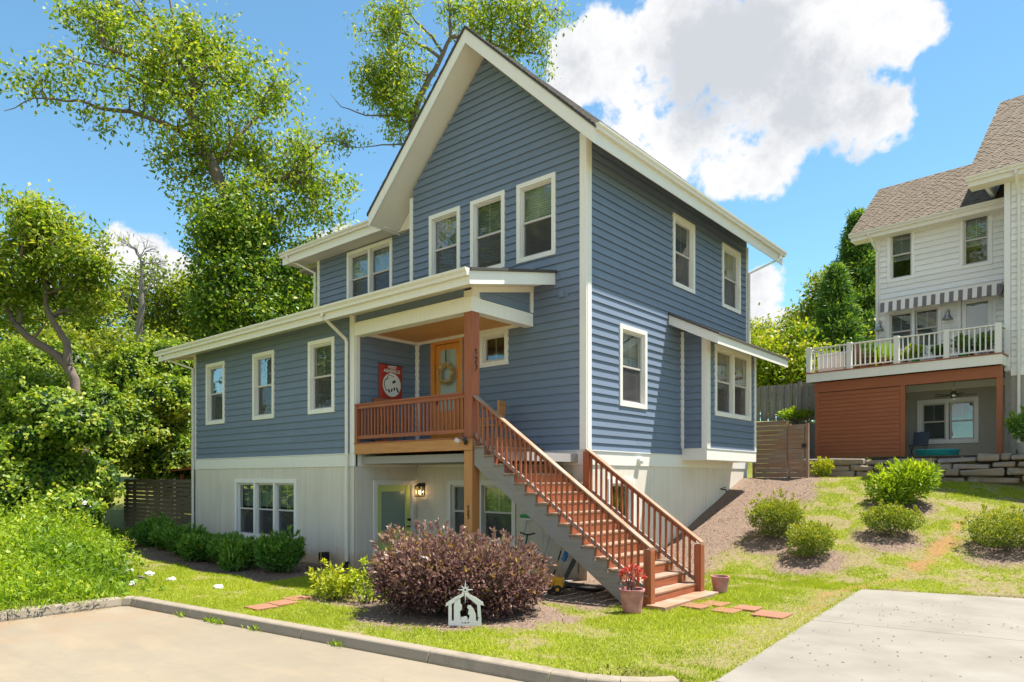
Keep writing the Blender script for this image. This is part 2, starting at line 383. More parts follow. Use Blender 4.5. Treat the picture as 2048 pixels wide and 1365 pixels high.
def gutter(par, pl, x0, x1, z, mat='gutter_white', sz=.135):
    """K-style gutter along a plane; z is the top"""
    prof = [(0, 0), (0, -sz), (sz*.62, -sz), (sz*.66, -sz*.62), (sz*.95, -sz*.3), (sz, 0), (sz*.9, -.002), (sz*.86, -.02), (.02, -.02)]
    mb = MB(); mb.prism([pl.p(x0, z+h, d) for d, h in prof[:6]], pl.e*(x1-x0))
    return mb.build('gutter', mat, par)
def downspout(par, pts, name='downspout', mat='gutter_white', w=.075, boot=True):
    mb = MB(); P = [Vector(p) for p in pts]
    for a, b in zip(P, P[1:]):
        d = (b-a).normalized()*.025; mb.bar(a-d, b+d, w, w*.8, up=(0, 1, 0) if abs((b-a).normalized().z) > .9 else (0, 0, 1))
    o = mb.build(name, mat, par, bevel=.012)
    if boot: e = P[-1]; MB().tube([e+Vector((0,0,.06)), e-Vector((0,0,.05)), e+Vector((.06,-.16,-.17))], .06, 10).build('drain_boot', 'rubber', o)
    return o

HOUSE = thing('blue_house', 'tall blue clapboard house with white trim, raised porch and long wooden stairs', 'house')
PF = Plane((0,0,0), (1,0,0), (0,-1,0)); PR = Plane((0,0,0), (0,1,0), (1,0,0)); PW = Plane((0,-2.08,0), (1,0,0), (0,-1,0))
XR = -5.55; PS = Plane((XR,0,0), (0,1,0), (1,0,0)); PU = Plane((0,.45,0), (1,0,0), (0,-1,0)); XL = -14.1; XU = -10.85
BAYX = .72; PB = Plane((BAYX,0,0), (0,1,0), (1,0,0)); PBL = Plane((0,4.5,0), (1,0,0), (0,-1,0)); BY0, BY1 = 4.5, 7.8
BZ0, BZ1 = 2.56, 2.87                                                  # the white belt band
def opening(r, c=.11): return (r[0]+c, r[1]-c, r[2]+c, r[3]-c)
def cut(r, c=.012): return (r[0]+c, r[1]-c, r[2]+c, r[3]-c)            # siding stops under the casing
# window rectangles (outer casing)
GW = [(-5.04, -3.88, 7.38, 9.26), (-3.51, -2.36, 7.38, 9.26), (-1.98, -.82, 7.38, 9.26)]
RW = [(1.33, 2.60, 3.97, 5.91), (3.97, 5.24, 7.37, 9.28), (7.05, 8.40, 7.37, 9.28)]
WW = [(-13.27, -12.06, 3.97, 5.91), (-10.39, -9.22, 3.97, 5.91), (-7.53, -6.35, 3.97, 5.91)]
UW = (-9.27, -7.10, 7.55, 9.28); SW = (-3.21, -2.25, 5.02, 5.89); BW = (4.96, 7.42, 3.95, 5.87)
ODOOR = (-4.98, -3.80, 3.17, 5.92); LW = (-11.43, -8.09, .48, 2.24); LF = (-4.33, -2.02, .62, 2.21); LR = (.84, 2.0, 1.02, 2.25); GD = (-1.51, -.10, .03, 2.21)
# walls
M_ = .962; RZ = 12.74; RX = -3.06
fw = wall('front_wall', HOUSE, PF, -5.8, 0, 2.56, 9.88, [opening(r) for r in GW]+[opening(SW), opening(ODOOR)], 'room', gable=[(-5.8, 9.88), (0, 9.88), (RX, RZ)])
siding(fw, PF, -5.69, -.15, 6.60, 9.966, [cut(r) for r in GW]); siding(fw, PF, 0, 0, 6.60+18*.187, 12.72, clip=lambda z: (max(-5.69, RX-(RZ-z)/M_+.03), min(-.15, RX+(RZ-z)/M_-.03)))
siding(fw, PF, XR, -.15, 2.87, 6.60, [cut(SW), cut(ODOOR)])
rw = wall('right_wall', HOUSE, PR, 0, 9.0, 2.56, 9.86, [opening(r) for r in RW], 'room')
siding(rw, PR, .15, 8.87, 2.87, 9.90, [cut(r) for r in RW]+[(BY0-.06, BY1+.05, 2.8, 6.45)])
ww = wall('wing_wall', HOUSE, PW, XL, XR, 2.56, 6.32, [opening(r) for r in WW], 'room')
siding(ww, PW, XL+.13, XR-.15, 2.87, 6.325, [cut(r) for r in WW])
uwl = wall('upper_wall', HOUSE, PU, XU, -5.8, 6.4, 9.6, [opening(UW)], 'room'); siding(uwl, PU, XU+.11, -5.8, 6.6, 9.36, [cut(UW)])
sw = wall('porch_side_wall', HOUSE, PS, -2.08, 0, 2.56, 6.3, [], 'room'); siding(sw, PS, -2.06, -.10, 2.87, 6.0)
MB().prism([(XL, -2.05, 0), (XL, 5, 0), (XL, 5, 7.75), (XL, -2.05, 6.32)], (.15, 0, 0)).build('wing_end_wall', 'siding_blue', HOUSE)
wall('back_wall', HOUSE, Plane((0,9.0,0), (1,0,0), (0,1,0)), XU, 0, 0, 9.7, [], 'siding_blue', gable=[(-5.8, 9.7), (0, 9.7), (RX, RZ)])
wall('upper_end_wall', HOUSE, Plane((XU,0,0), (0,1,0), (-1,0,0)), .45, 9, 0, 9.6, [], 'siding_blue')
wall('wing_back_wall', HOUSE, Plane((0,5.0,0), (1,0,0), (0,1,0)), XL, XU, 0, 7.5, [], 'siding_blue')
mb = MB(); mb.box((-5.75, .2, 9.5), (-5.6, .6, 9.9)); mb.box((-5.8, .02, 6.6), (-5.65, .44, 9.9)); mb.build('return_wall', 'siding_blue', HOUSE)
mb = MB(); mb.box((XL+.2, -1.9, 2.62), (-.2, 8.8, 2.8)); mb.box((XU+.2, .65, 6.35), (-.2, 8.8, 6.55)); mb.box((-13.9, -1.9, -.1), (-.2, 8.8, .02)); mb.build('floor_slab', 'room', HOUSE)
mb = MB(); mb.box((-7.6, 3.9, .02), (-.2, 4.0, 9.4)); mb.box((XL+.2, 2.2, .02), (-7.7, 2.3, 6)); mb.box((-7.7, 2, 2.9), (-7.6, 8.7, 9.4)); mb.build('partition_wall', 'room', HOUSE)
# foundation walls with recessed joints between the panels
def panels(name, pl, x0, x1, z0, z1, holes, joints):
    w = wall(name, HOUSE, pl, x0, x1, z0, z1, holes, 'stucco', d1=-.006)
    js = [x0, *joints, x1]
    for a, b in zip(js, js[1:]):
        mb = MB(); xs = sorted({a+.006, b-.006, *[h for H in holes for h in H[:2] if a < h < b]})
        for l, h in zip(xs, xs[1:]):
            for q, r in free(z0, z1, [(H[2], H[3]) for H in holes if H[0] <= l+.02 and H[1] >= h-.02]): pl.slab(mb, l, h, q, r, -.007, .012)
        mb.build('panel', 'stucco', w)
panels('wing_foundation', PW, XL, XR, -.15, BZ0, [opening(LW)], [-12.4, -9.6 if False else -11.9, -7.7])
panels('porch_side_foundation', PS, -2.08, 0, -.15, BZ0, [(GD[0]+.13, GD[1]-.13, 0, GD[3]-.13)], [])
panels('front_foundation', PF, XR, 0, -.15, BZ0, [opening(LF)], [-1.2])
panels('right_foundation', PR, 0, 9.0, -.15, BZ0, [opening(LR)], [3.0, 6.0])
# windows
for r in GW: window(HOUSE, PF, *r, blind=('curtain', .5) if r is GW[2] else ('blind_dark', .9))
window(HOUSE, PF, *SW, split=False, screen=False)
for i, r in enumerate(RW): window(HOUSE, PR, *r, blind=('blind_dark', .98) if i else ('blind', .45))
for i, r in enumerate(WW): window(HOUSE, PW, *r, blind=('blind_dark', .97 if i == 0 else .5))
window(HOUSE, PU, *UW, units=2, blind=('curtain', .55)); window(HOUSE, PB, *BW, units=2, blind=('blind_dark', .55))
window(HOUSE, PW, *LW, units=3, blind=('blind_dark', .45)); window(HOUSE, PF, *LF, units=2, blind=('blind_dark', .98)); window(HOUSE, PR, *LR, split=False)
# belt band, corner boards, frieze
def band(pl, x0, x1, z0=BZ0, z1=BZ1):
    mb = MB(); pl.slab(mb, x0, x1, z0, z1, -.01, .036); pl.slab(mb, x0, x1, z1, z1+.022, -.01, .055); return mb.build('belt_band', 'trim_white', HOUSE, bevel=.003)
band(PW, XL-.04, XR+.036); band(PF, XR+.055, .036); band(PR, -.055, 9.0); band(PS, -2.0, -.036)
for pl, a, b, z0, z1 in ((PF, -.15, .034, 2.895, 9.92), (PR, -.003, .15, 2.896, 9.9), (PR, 8.87, 9.02, 2.895, 9.6), (PW, XL-.02, XL+.13, 2.895, 6.33), (PW, XR-.15, XR+.034, 2.895, 6.33), (PS, -2.079, -1.95, 2.896, 5.85),
                          (PF, -5.82, -5.69, 6.5, 9.93), (PU, XU-.02, XU+.11, 6.5, 9.55), (PS, -.1, -.03, 2.895, 5.9), (PF, XR, XR+.1, 2.896, 5.9)):
    board(HOUSE, pl, a, b, z0, z1, -.02, .046, 'corner_board')
mb = MB(); mb.box((-.6, -.033, 6.37), (-.46, -.024, 6.5)); mb.box((-.72, -.06, 6.36), (-.57, -.025, 6.52)); mb.build('wall_vent', 'siding_blue', HOUSE)
mb = MB(); mb.box((.036, 2.12, 2.68), (.12, 2.32, 2.74)); mb.box((.036, 2.14, 2.62), (.1, 2.3, 2.68)); mb.build('vent_hood', 'trim_white', HOUSE)
mb = MB(); mb.tube([(.012, 7.0, 1.95), (.16, 7.0, 1.93), (.2, 7.0, 1.87)], .022, 8); mb.lathe([(.05, 0), (.05, .02)], (.13, 7.0, 1.99), 10); mb.build('hose_tap', 'bronze', HOUSE)
# ---- main gable roof
def slope_pts(sgn, z_off, xe): return (RX, 13.20-z_off), (RX+sgn*xe, 13.20-z_off-M_*xe)
def roof_slab(name, poly_xz, y0, y1, mat, par): return MB().prism([(x, y0, z) for x, z in poly_xz], (0, y1-y0, 0)).build(name, mat, par)
ROOF = None; Y0, Y1 = -.66, 10.3; xe = 3.72
for sg in (1, -1):
    a, b = slope_pts(sg, 0, xe+.05); c, d = slope_pts(sg, .06, xe+.05); e, f = slope_pts(sg, .062, xe); g, h = slope_pts(sg, .36, xe)
    r = roof_slab('roof', [a, b, d, c], Y0-.06, Y1+.05, 'shingle_dark', HOUSE)
    roof_slab('soffit', [e, f, h, g], Y0+.001, Y1-.03, 'soffit_white', r)
    e2, f2 = slope_pts(sg, .062, xe+.012); g2, h2 = slope_pts(sg, .40, xe+.012)
    roof_slab('rake_board', [e2, f2, h2, g2], Y0-.03, Y0, 'trim_white', r); roof_slab('rake_board', [e2, f2, h2, g2], Y1-.03, Y1, 'trim_white', r)
    # shingle courses on the slope
    n = int(math.hypot(xe, xe*M_)/.15); ang = math.atan(M_); mb = MB(); tv = []
    for k in range(n):
        t0 = (xe+.05)*(1-k/n); t1 = (xe+.05)*(1-(k+1)/n)-.01
        y = Y0-.06+random.uniform(-.25, 0)
        while y < Y1:
            w_ = random.uniform(.22, .42); h_ = random.choice((.008, .014)); ya, yb = max(y, Y0-.06), min(y+w_-.006, Y1+.05)
            if yb-ya > .03:
                q = lambda x, hh: (RX+sg*x, 13.205-M_*x+hh)
                (x0_, z0_), (x1_, z1_) = q(t0, h_+.004), q(max(t1, 0), .002); (x2_, z2_) = q(t0, .001)
                st = len(mb.v); mb.v += [(x0_, ya, z0_), (x0_, yb, z0_), (x1_, yb, z1_), (x1_, ya, z1_), (x2_, ya, z2_), (x2_, yb, z2_)]; mb.f += [(st, st+1, st+2, st+3), (st+4, st+5, st+1, st)]
                tv += [random.random()]*6
            y += w_
    s = mb.build('shingle_course', 'shingle_dark', r); kind(s, 'stuff'); at_ = s.data.attributes.new('tint', 'FLOAT', 'POINT'); at_.data.foreach_set('value', tv)
EZ = 13.20-M_*xe                                                       # eave top, 9.62
PE = Plane((RX+xe+.012, 0, 0), (0,1,0), (1,0,0)); board(HOUSE, PE, Y0, Y1-.02, EZ-.40, EZ-.06, -.02, .001, 'eave_board'); gutter(HOUSE, PE, Y0-.02, Y1+.03, EZ+.0)
for xx in (0, -1): pass
# upper left roof
UY = -.19; UE = 9.64; xa, xb = -11.95, -5.9; mb = MB()
mb.hexa([(xa,UY-.02,UE-.06), (-6.76,UY-.02,UE-.06), (-4.7,5.2,UE-.06+1.85), (xa,5.2,UE-.06+1.85), (xa,UY-.02,UE), (-6.76,UY-.02,UE), (-4.7,5.2,UE+1.85), (xa,5.2,UE+1.85)])
mb.hexa([(xa,5.2,UE-.06+1.85), (-4.7,5.2,UE-.06+1.85), (-6.76,10.4,UE-.06), (xa,10.4,UE-.06), (xa,5.2,UE+1.85), (-4.7,5.2,UE+1.85), (-6.76,10.4,UE), (xa,10.4,UE)])
ur = mb.build('upper_roof', 'shingle_dark', HOUSE)
mb = MB(); mb.hexa([(xa+.03,UY,UE-.34), (-6.70,UY,UE-.34), (-6.70,.45,UE-.30), (xa+.03,.45,UE-.30), (xa+.03,UY,UE-.062), (-6.70,UY,UE-.062), (-6.70,.45,UE-.062), (xa+.03,.45,UE-.062)]); mb.build('soffit', 'soffit_white', ur)
mb = MB(); mb.hexa([(xa,UY,UE-.34), (xa+.03,UY,UE-.34), (xa+.03,5.2,UE+1.5), (xa,5.2,UE+1.5), (xa,UY,UE-.06), (xa+.03,UY,UE-.06), (xa+.03,5.2,UE+1.79), (xa,5.2,UE+1.79)]); mb.build('rake_board', 'trim_white', ur)
mb = MB(); mb.box((XU-1.1, .45, 9.2), (-5.9, 9, 9.3)); mb.build('attic_floor', 'room', HOUSE)
PG = Plane((0, UY, 0), (1,0,0), (0,-1,0)); board(HOUSE, PG, xa, -6.75, UE-.36, UE-.06, -.02, .001, 'eave_board'); gutter(HOUSE, PG, xa-.03, -6.79, UE)
MB().prism([(-6.72, .3, 9.31), (-5.8, .3, 9.31), (-5.8, .3, 10.18), (-6.72, .3, 9.30)], (0, .14, 0)).build('gable_return', 'soffit_white', HOUSE)
# ---- wing and porch roof
WY = -2.83; WE = 6.38; S_ = .205; xa, xb = -15.1, -.83
def shed(mb, x0, x1, y0, y1, zo0, zo1):
    z = lambda y: WE+S_*(y-WY)
    return mb.hexa([(x0,y0,z(y0)+zo0), (x1,y0,z(y0)+zo0), (x1,y1,z(y1)+zo0), (x0,y1,z(y1)+zo0), (x0,y0,z(y0)+zo1), (x1,y0,z(y0)+zo1), (x1,y1,z(y1)+zo1), (x0,y1,z(y1)+zo1)])
mb = MB(); shed(mb, XU, xb+.05, WY-.02, -.03, 0, .055); shed(mb, xa-.04, XU-.003, WY-.02, 5.3, 0, .055); wr = mb.build('wing_roof', 'shingle_dark', HOUSE)
mb = MB(); shed(mb, XU, xb-.03, WY+.01, -.03, -.21, -.003); shed(mb, xa+.03, XU-.003, WY+.01, 5.2, -.21, -.003); mb.build('soffit', 'soffit_white', wr)
mb = MB(); shed(mb, xb-.03, xb, WY+.01, -.03, -.27, -.004); mb.build('rake_board', 'trim_white', wr)
mb = MB(); shed(mb, xa, xa+.03, WY+.01, 5.2, -.27, -.004); mb.build('rake_board', 'trim_white', wr)
PWG = Plane((0, WY, 0), (1,0,0), (0,-1,0)); board(HOUSE, PWG, xa, xb, WE-.27, WE-.012, -.01, .012, 'eave_board')
PWG2 = Plane((0, WY-.013, 0), (1,0,0), (0,-1,0)); gutter(HOUSE, PWG2, xa-.03, xb+.01, WE+.035, sz=.15)
# downspouts
downspout(HOUSE, [(-5.74, -2.9, 6.27), (-5.74, -2.9, 6.2), (-5.74, -2.19, 5.72), (-5.74, -2.19, .12)])
downspout(HOUSE, [(-14.75, -2.9, 6.27), (-14.75, -2.9, 6.2), (-14.06, -2.18, 5.85), (-14.06, -2.18, .42)])
downspout(HOUSE, [(-11.6, UY-.06, 9.52), (-11.6, UY-.06, 9.42), (-10.9, .34, 8.95), (-10.9, .34, 6.95)], boot=False)
downspout(HOUSE, [(.72, 9.95, 9.5), (.72, 9.95, 9.35), (.095, 8.94, 8.75), (.095, 8.94, 2.9)], boot=False)
# ---- bay window
bb = wall('bay_wall', HOUSE, PB, BY0, BY1, 2.77, 6.2, [opening(BW)], 'room', .12); siding(bb, PB, BY0+.17, BY1-.1, 3.05, 6.15, [cut(BW)])
bl = wall('bay_side_wall', HOUSE, PBL, .02, BAYX-.12, 2.77, 6.2, [], 'room', .12); siding(bl, PBL, .10, BAYX-.11, 3.05, 6.2)
wall('bay_side_wall', HOUSE, Plane((0,BY1,0), (1,0,0), (0,1,0)), .02, BAYX-.12, 2.77, 6.2, [], 'siding_blue', .12)
MB().box((.003, BY0, 2.74), (BAYX, BY1, 2.769)).build('bay_floor', 'trim_white', HOUSE)
for pl, a, b in ((PB, BY0-.034, BY1+.036), (PBL, .037, BAYX+.003)):
    mb = MB(); pl.slab(mb, a, b, 2.75, 3.04, -.01, .036); pl.slab(mb, a, b, 3.04, 3.06, -.01, .05); mb.build('bay_band', 'trim_white', HOUSE, bevel=.003)
for pl, a, b in ((PB, BY0-.034, BY0+.17), (PB, BY1-.1, BY1+.03), (PBL, BAYX-.11, BAYX+.003), (PBL, 0, .1)): board(HOUSE, pl, a, b, 3.061, 6.2, -.02, .046, 'corner_board')
def bslope(mb, x0, x1, y0, y1, o0, o1):
    z = lambda x: 6.55-.50*x
    return mb.hexa([(x0,y0,z(x0)+o0), (x1,y0,z(x1)+o0), (x1,y1,z(x1)+o0), (x0,y1,z(x0)+o0), (x0,y0,z(x0)+o1), (x1,y0,z(x1)+o1), (x1,y1,z(x1)+o1), (x0,y1,z(x0)+o1)])
br = bslope(MB(), .03, 1.42, 3.71, 8.78, 0, .05).build('bay_roof', 'shingle_dark', HOUSE)
bslope(MB(), .03, 1.35, 3.78, 8.7, -.2, -.003).build('soffit', 'soffit_white', br)
for y in (3.75, 8.7): bslope(MB(), .03, 1.38, y, y+.03, -.245, -.002).build('rake_board', 'trim_white', br)
MB().box((1.35, 3.78, 5.62), (1.38, 8.7, 5.855)).build('eave_board', 'trim_white', br)
# ---- porch: deck, rail, post, beams, ceiling
PX0, PX1 = XR+.04, -1.47; DZ = 3.14
mb = MB(); mb.box((PX0, -2.12, 2.86), (PX1, -2.08, DZ-.03)); mb.box((PX1-.04, -2.08, 2.86), (PX1, -.05, DZ-.03))
for k in range(9): x = PX0+.2+k*.46; mb.box((x, -2.08, 2.9), (x+.04, -.05, DZ-.03))
PORCH = mb.build('porch', 'pine_x', HOUSE, bevel=.004, label='raised porch with wooden deck, railing and ceiling')
for k in range(15): y = -2.14+k*.14; MB().box((PX0, y, DZ-.028), (PX1+.02, y+.134, DZ)).build('deck_board', 'cedar_x', PORCH)
POST = MB().box((-1.72, -2.10, DZ+.001), (-1.48, -1.86, 5.81)).build('post', 'cedar_z', PORCH, bevel=.012)
MB().box((-1.72, -2.10, -.1), (-1.48, -1.86, 2.859)).build('post', 'pine_z', PORCH, bevel=.012)
mb = MB(); mb.box((XR+.04, -2.12, 5.81), (-1.47, -1.86, 6.11)); mb.box((-1.72, -1.859, 5.812), (-1.47, -.04, 6.11)); mb.box((XR+.04, -2.14, 6.11), (-1.45, -1.86, 6.13)); mb.build('beam', 'trim_white', PORCH, bevel=.004)
mb = MB(); mb.box((XR+.04, -2.07, 6.131), (-1.72, -1.9, 6.335)); mb.build('siding_board', 'siding_blue', PORCH)
PT = Plane((-1.52,0,0), (0,1,0), (1,0,0))
for k in range(3):
    z = 6.13+k*.187; y0 = max(-2.0, WY+(z+.21-WE)/S_) if k else -2.0; y1 = -.1
    zt = lambda y: min(z+.2, WE+S_*(y-WY)-.21)
    if zt(y1) > z+.02:
        ym = min(y1, max(y0, WY+(z+.2+.21-WE)/S_)); ys = sorted({max(y0, WY+(z+.23-WE)/S_), ym, y1}); mb = MB()
        for a, b in zip(ys, ys[1:]): mb.hexa([PT.p(a,z,0), PT.p(b,z,0), PT.p(b,z,.024), PT.p(a,z,.024), PT.p(a,zt(a),0), PT.p(b,zt(b),0), PT.p(b,zt(b),.008), PT.p(a,zt(a),.008)])
        mb.build('siding_board', 'siding_blue', PORCH)
mb = MB(); shed(mb, -1.5, -1.455, -2.1, -.04, -.33, -.212); mb.build('frieze_board', 'soffit_white', PORCH)
MB().box((-1.7, -2.118, 6.131), (-1.466, -1.88, 6.26)).build('corner_block', 'soffit_white', PORCH); MB().box((-1.52, -.12, 6.131), (-1.464, -.035, 6.62)).build('corner_board', 'trim_white', PORCH)
for k in range(13): y = -1.86+k*.142; MB().box((XR+.03, y, 5.93), (-1.72, y+.138, 5.95)).build('ceiling_board', 'ceiling_wood', PORCH)
mb = MB(); mb.box((XR+.03, -.10, 5.86), (-1.72, -.03, 5.929)); mb.box((XR+.03, -1.859, 5.86), (XR+.1, -.101, 5.929)); mb.build('ceiling_trim', 'trim_white', PORCH)
RT = 4.11
mb = MB(); mb.box((PX0, -2.12, RT-.04), (-1.73, -1.98, RT)); mb.box((PX0+.0, -2.09, RT-.13), (-1.73, -2.05, RT-.041)); mb.build('handrail', 'cedar_x', PORCH, bevel=.005)
MB().box((PX0, -2.09, DZ+.09), (-1.73, -2.05, DZ+.18)).build('bottom_rail', 'cedar_x', PORCH, bevel=.005)
MB().box((PX0, -2.115, DZ+.001), (PX0+.09, -2.0, RT-.041)).build('post', 'cedar_z', PORCH, bevel=.005)
bal = MB().box((-.019, -.019, 0), (.019, .019, RT-.11-DZ-.18+.06)).build('baluster', 'cedar_z', PORCH, loc=(PX0+.2, -2.028, DZ+.14))
x = PX0+.2+.125
while x < -1.78: dup(bal, PORCH, (x, -2.028, DZ+.14)); x += .125
# house numbers, drawn as polylines on the posts
DIG = {'1': [[(.0,.75),(.5,1),(.5,0)]], '2': [[(.02,.75),(.15,.95),(.5,1),(.85,.92),(.95,.7),(.75,.45),(.0,.0),(1,.0)]], '7': [[(0,1),(1,1),(.35,0)]]}
def number(par, pl, x, ztop, h, gap):
    for i, ch in enumerate('127'):
        mb = MB(); z = ztop-i*(h+gap)
        for line in DIG[ch]: 
            for a, b in zip(line, line[1:]): mb.bar(pl.p(x+(a[0]-.5)*h*.55, z-h+a[1]*h, .008), pl.p(x+(b[0]-.5)*h*.55, z-h+b[1]*h, .008), .014, .012, up=tuple(pl.n))
        mb.build('house_number', 'ink', par)
number(PORCH, Plane((-1.48,0,0), (0,1,0), (1,0,0)), -1.98, 5.02, .125, .045); number(PORCH, Plane((0,-2.10,0), (1,0,0), (0,-1,0)), -1.585, 1.68, .085, .02)
# ---- doors
def door(pl, r, matf, matl, matg, frame_w, glassbox, name, label):
    x0, x1, z0, z1 = r; mb = MB(); pl.slab(mb, x0, x0+frame_w, z0, z1, -.12, .045); pl.slab(mb, x1-frame_w, x1, z0, z1, -.12, .045); pl.slab(mb, x0+frame_w, x1-frame_w, z1-frame_w, z1, -.12, .043)
    fr_ = mb.build(name, matf, HOUSE, bevel=.004, label=label); a, b, c, d = x0+frame_w+.008, x1-frame_w-.008, z0+.01, z1-frame_w-.008; g = glassbox; mb = MB()
    pl.slab(mb, a, a+g[0], c, d, -.07, -.03); pl.slab(mb, b-g[0], b, c, d, -.07, -.03); pl.slab(mb, a+g[0], b-g[0], d-g[1], d, -.07, -.031); pl.slab(mb, a+g[0], b-g[0], c, c+g[2], -.07, -.031)
    if g[2] > .5: pl.slab(mb, a+g[0]+.06, b-g[0]-.06, c+.18, c+g[2]-.14, -.031, -.022)
    lf = mb.build('door_leaf', matl, fr_, bevel=.006); pl.slab(MB(), a+g[0], b-g[0], c+g[2], d-g[1], -.055, -.047).build('pane', matg, fr_)
    return fr_, (a, b, c, d)
fr_, dd = door(PF, ODOOR, 'door_wood', 'door_wood', 'frost', .13, (.15, .15, .85), 'front_door', 'orange stained wooden front door with frosted glass')
mb = MB(); mb.box((dd[0]+.04, -.0, 4.2), (dd[0]+.1, .03, 4.42)); mb.tube([(dd[0]+.07, -.03, 4.36), (dd[0]+.07, -.07, 4.33), (dd[0]+.07, -.03, 4.22)], .014, 6); mb.build('door_handle', 'black', fr_)
fr_, dd = door(PS, GD, 'trim_white', 'door_green', 'frost_green', .12, (.17, .17, .86), 'green_door', 'lime green entrance door with frosted glass pane')
MB().tube([(XR-.03, dd[1]-.07, 1.15), (XR+.04, dd[1]-.07, 1.15)], .035, 10).build('deadbolt', 'black', fr_)
mb = MB(); mb.tube([(XR-.03, dd[1]-.07, .97), (XR+.05, dd[1]-.07, .97)], .02, 8); mb.box((XR+.03, dd[1]-.2, .955), (XR+.05, dd[1]-.05, .985)); mb.build('door_handle', 'black', fr_)
MB().box((XR+.02, -1.6, -.1), (-4.4, -.02, .02)).build('door_step', 'concrete_kerb', HOUSE)
# ---- staircase
NR = 16; RI = (DZ-.04)/NR; X0 = -1.45; TR = .276; SY0, SY1 = -2.06, -.09
def stair_line(x): return DZ-(x-X0)/TR*RI
mb = MB()
for y in (SY0, (SY0+SY1)/2, SY1-.05):
    x9 = X0+NR*TR-.04
    mb.prism([(X0, y, DZ-.04), (X0, y, DZ-.60), (X0+3.75, y, -.06), (X0+4.17, y, -.06), (X0+.02, y, DZ-RI-.05)], (0, .045, 0))
    for k in range(1, NR): mb.prism([(X0+(k-1)*TR+.03, y+.001, DZ-k*RI-.04), (X0+(k-1)*TR+.03, y+.001, DZ-(k+1)*RI-.06), (X0+k*TR+.0, y+.001, DZ-(k+1)*RI-.04), (X0+k*TR, y+.001, DZ-k*RI-.04)], (0, .043, 0))
ST = mb.build('staircase', 'grey_x', HOUSE, label='long straight wooden stairs from the porch to the lawn')
MB().box((X0+.0, SY0+.02, DZ-RI), (X0+.025, SY1, DZ-.04)).build('riser', 'cedar_y', ST)
for k in range(1, NR):
    z = DZ-k*RI; x = X0+(k-1)*TR
    for j in range(2): MB().box((x+.027+j*.142, SY0-.04, z-.038), (x+.165+j*.142, SY1+.02, z)).build('tread', 'tread_y', ST, bevel=.006)
    MB().box((x+TR-.002, SY0+.02, z-RI+.003), (x+TR+.022, SY1, z-.039)).build('riser', 'cedar_y', ST)
MB().box((X0+(NR-1)*TR+.03, SY0-.1, -.06), (X0+NR*TR+.12, SY1+.08, .075)).build('tread', 'tread_y', ST, bevel=.006)
XN = 2.72
def rail(y, xs, xe_, zt0):
    sl = -RI/TR; top = lambda x: zt0+sl*(x-xs)
    mb = MB(); mb.hexa([(xs,y-.07,top(xs)-.04), (xe_+.14,y-.07,top(xe_+.14)-.04), (xe_+.14,y+.07,top(xe_+.14)-.04), (xs,y+.07,top(xs)-.04), (xs,y-.07,top(xs)), (xe_+.14,y-.07,top(xe_+.14)), (xe_+.14,y+.07,top(xe_+.14)), (xs,y+.07,top(xs))])
    mb.build('handrail', 'tread_x', ST, bevel=.006)
    mb = MB(); mb.hexa([(xs,y-.02,top(xs)-.13), (xe_,y-.02,top(xe_)-.13), (xe_,y+.02,top(xe_)-.13), (xs,y+.02,top(xs)-.13), (xs,y-.02,top(xs)-.041), (xe_,y-.02,top(xe_)-.041), (xe_,y+.02,top(xe_)-.041), (xs,y+.02,top(xs)-.041)]); mb.build('upper_rail', 'cedar_x', ST)
    lo = .80
    mb = MB(); mb.hexa([(xs,y-.02,top(xs)-lo-.09), (xe_,y-.02,top(xe_)-lo-.09), (xe_,y+.02,top(xe_)-lo-.09), (xs,y+.02,top(xs)-lo-.09), (xs,y-.02,top(xs)-lo), (xe_,y-.02,top(xe_)-lo), (xe_,y+.02,top(xe_)-lo), (xs,y+.02,top(xs)-lo)]); mb.build('bottom_rail', 'grey_x', ST)
    b0 = MB().box((-.019, -.019, 0), (.019, .019, lo+.0)).build('baluster', 'cedar_z', ST, loc=(xs+.13, y-.04, top(xs+.13)-lo-.08)); x = xs+.13+.128
    while x < xe_-.06: dup(b0, ST, (x, y-.04, top(x)-lo-.08)); x += .128
    MB().box((xe_-.0, y-.075, .076 if y > -1 else .0), (xe_+.15, y+.075, top(xe_+.15)-.05)).build('newel_post', 'cedar_z', ST, bevel=.006)
    return top
rail(-2.0, -1.47, 2.62, 4.03); tp = rail(-.13, .12, 2.66, 4.03-RI/TR*1.59)
MB().box((.05, -.2, 1.3), (.2, -.05, tp(.12)-.06)).build('newel_post', 'cedar_z', ST, bevel=.006)

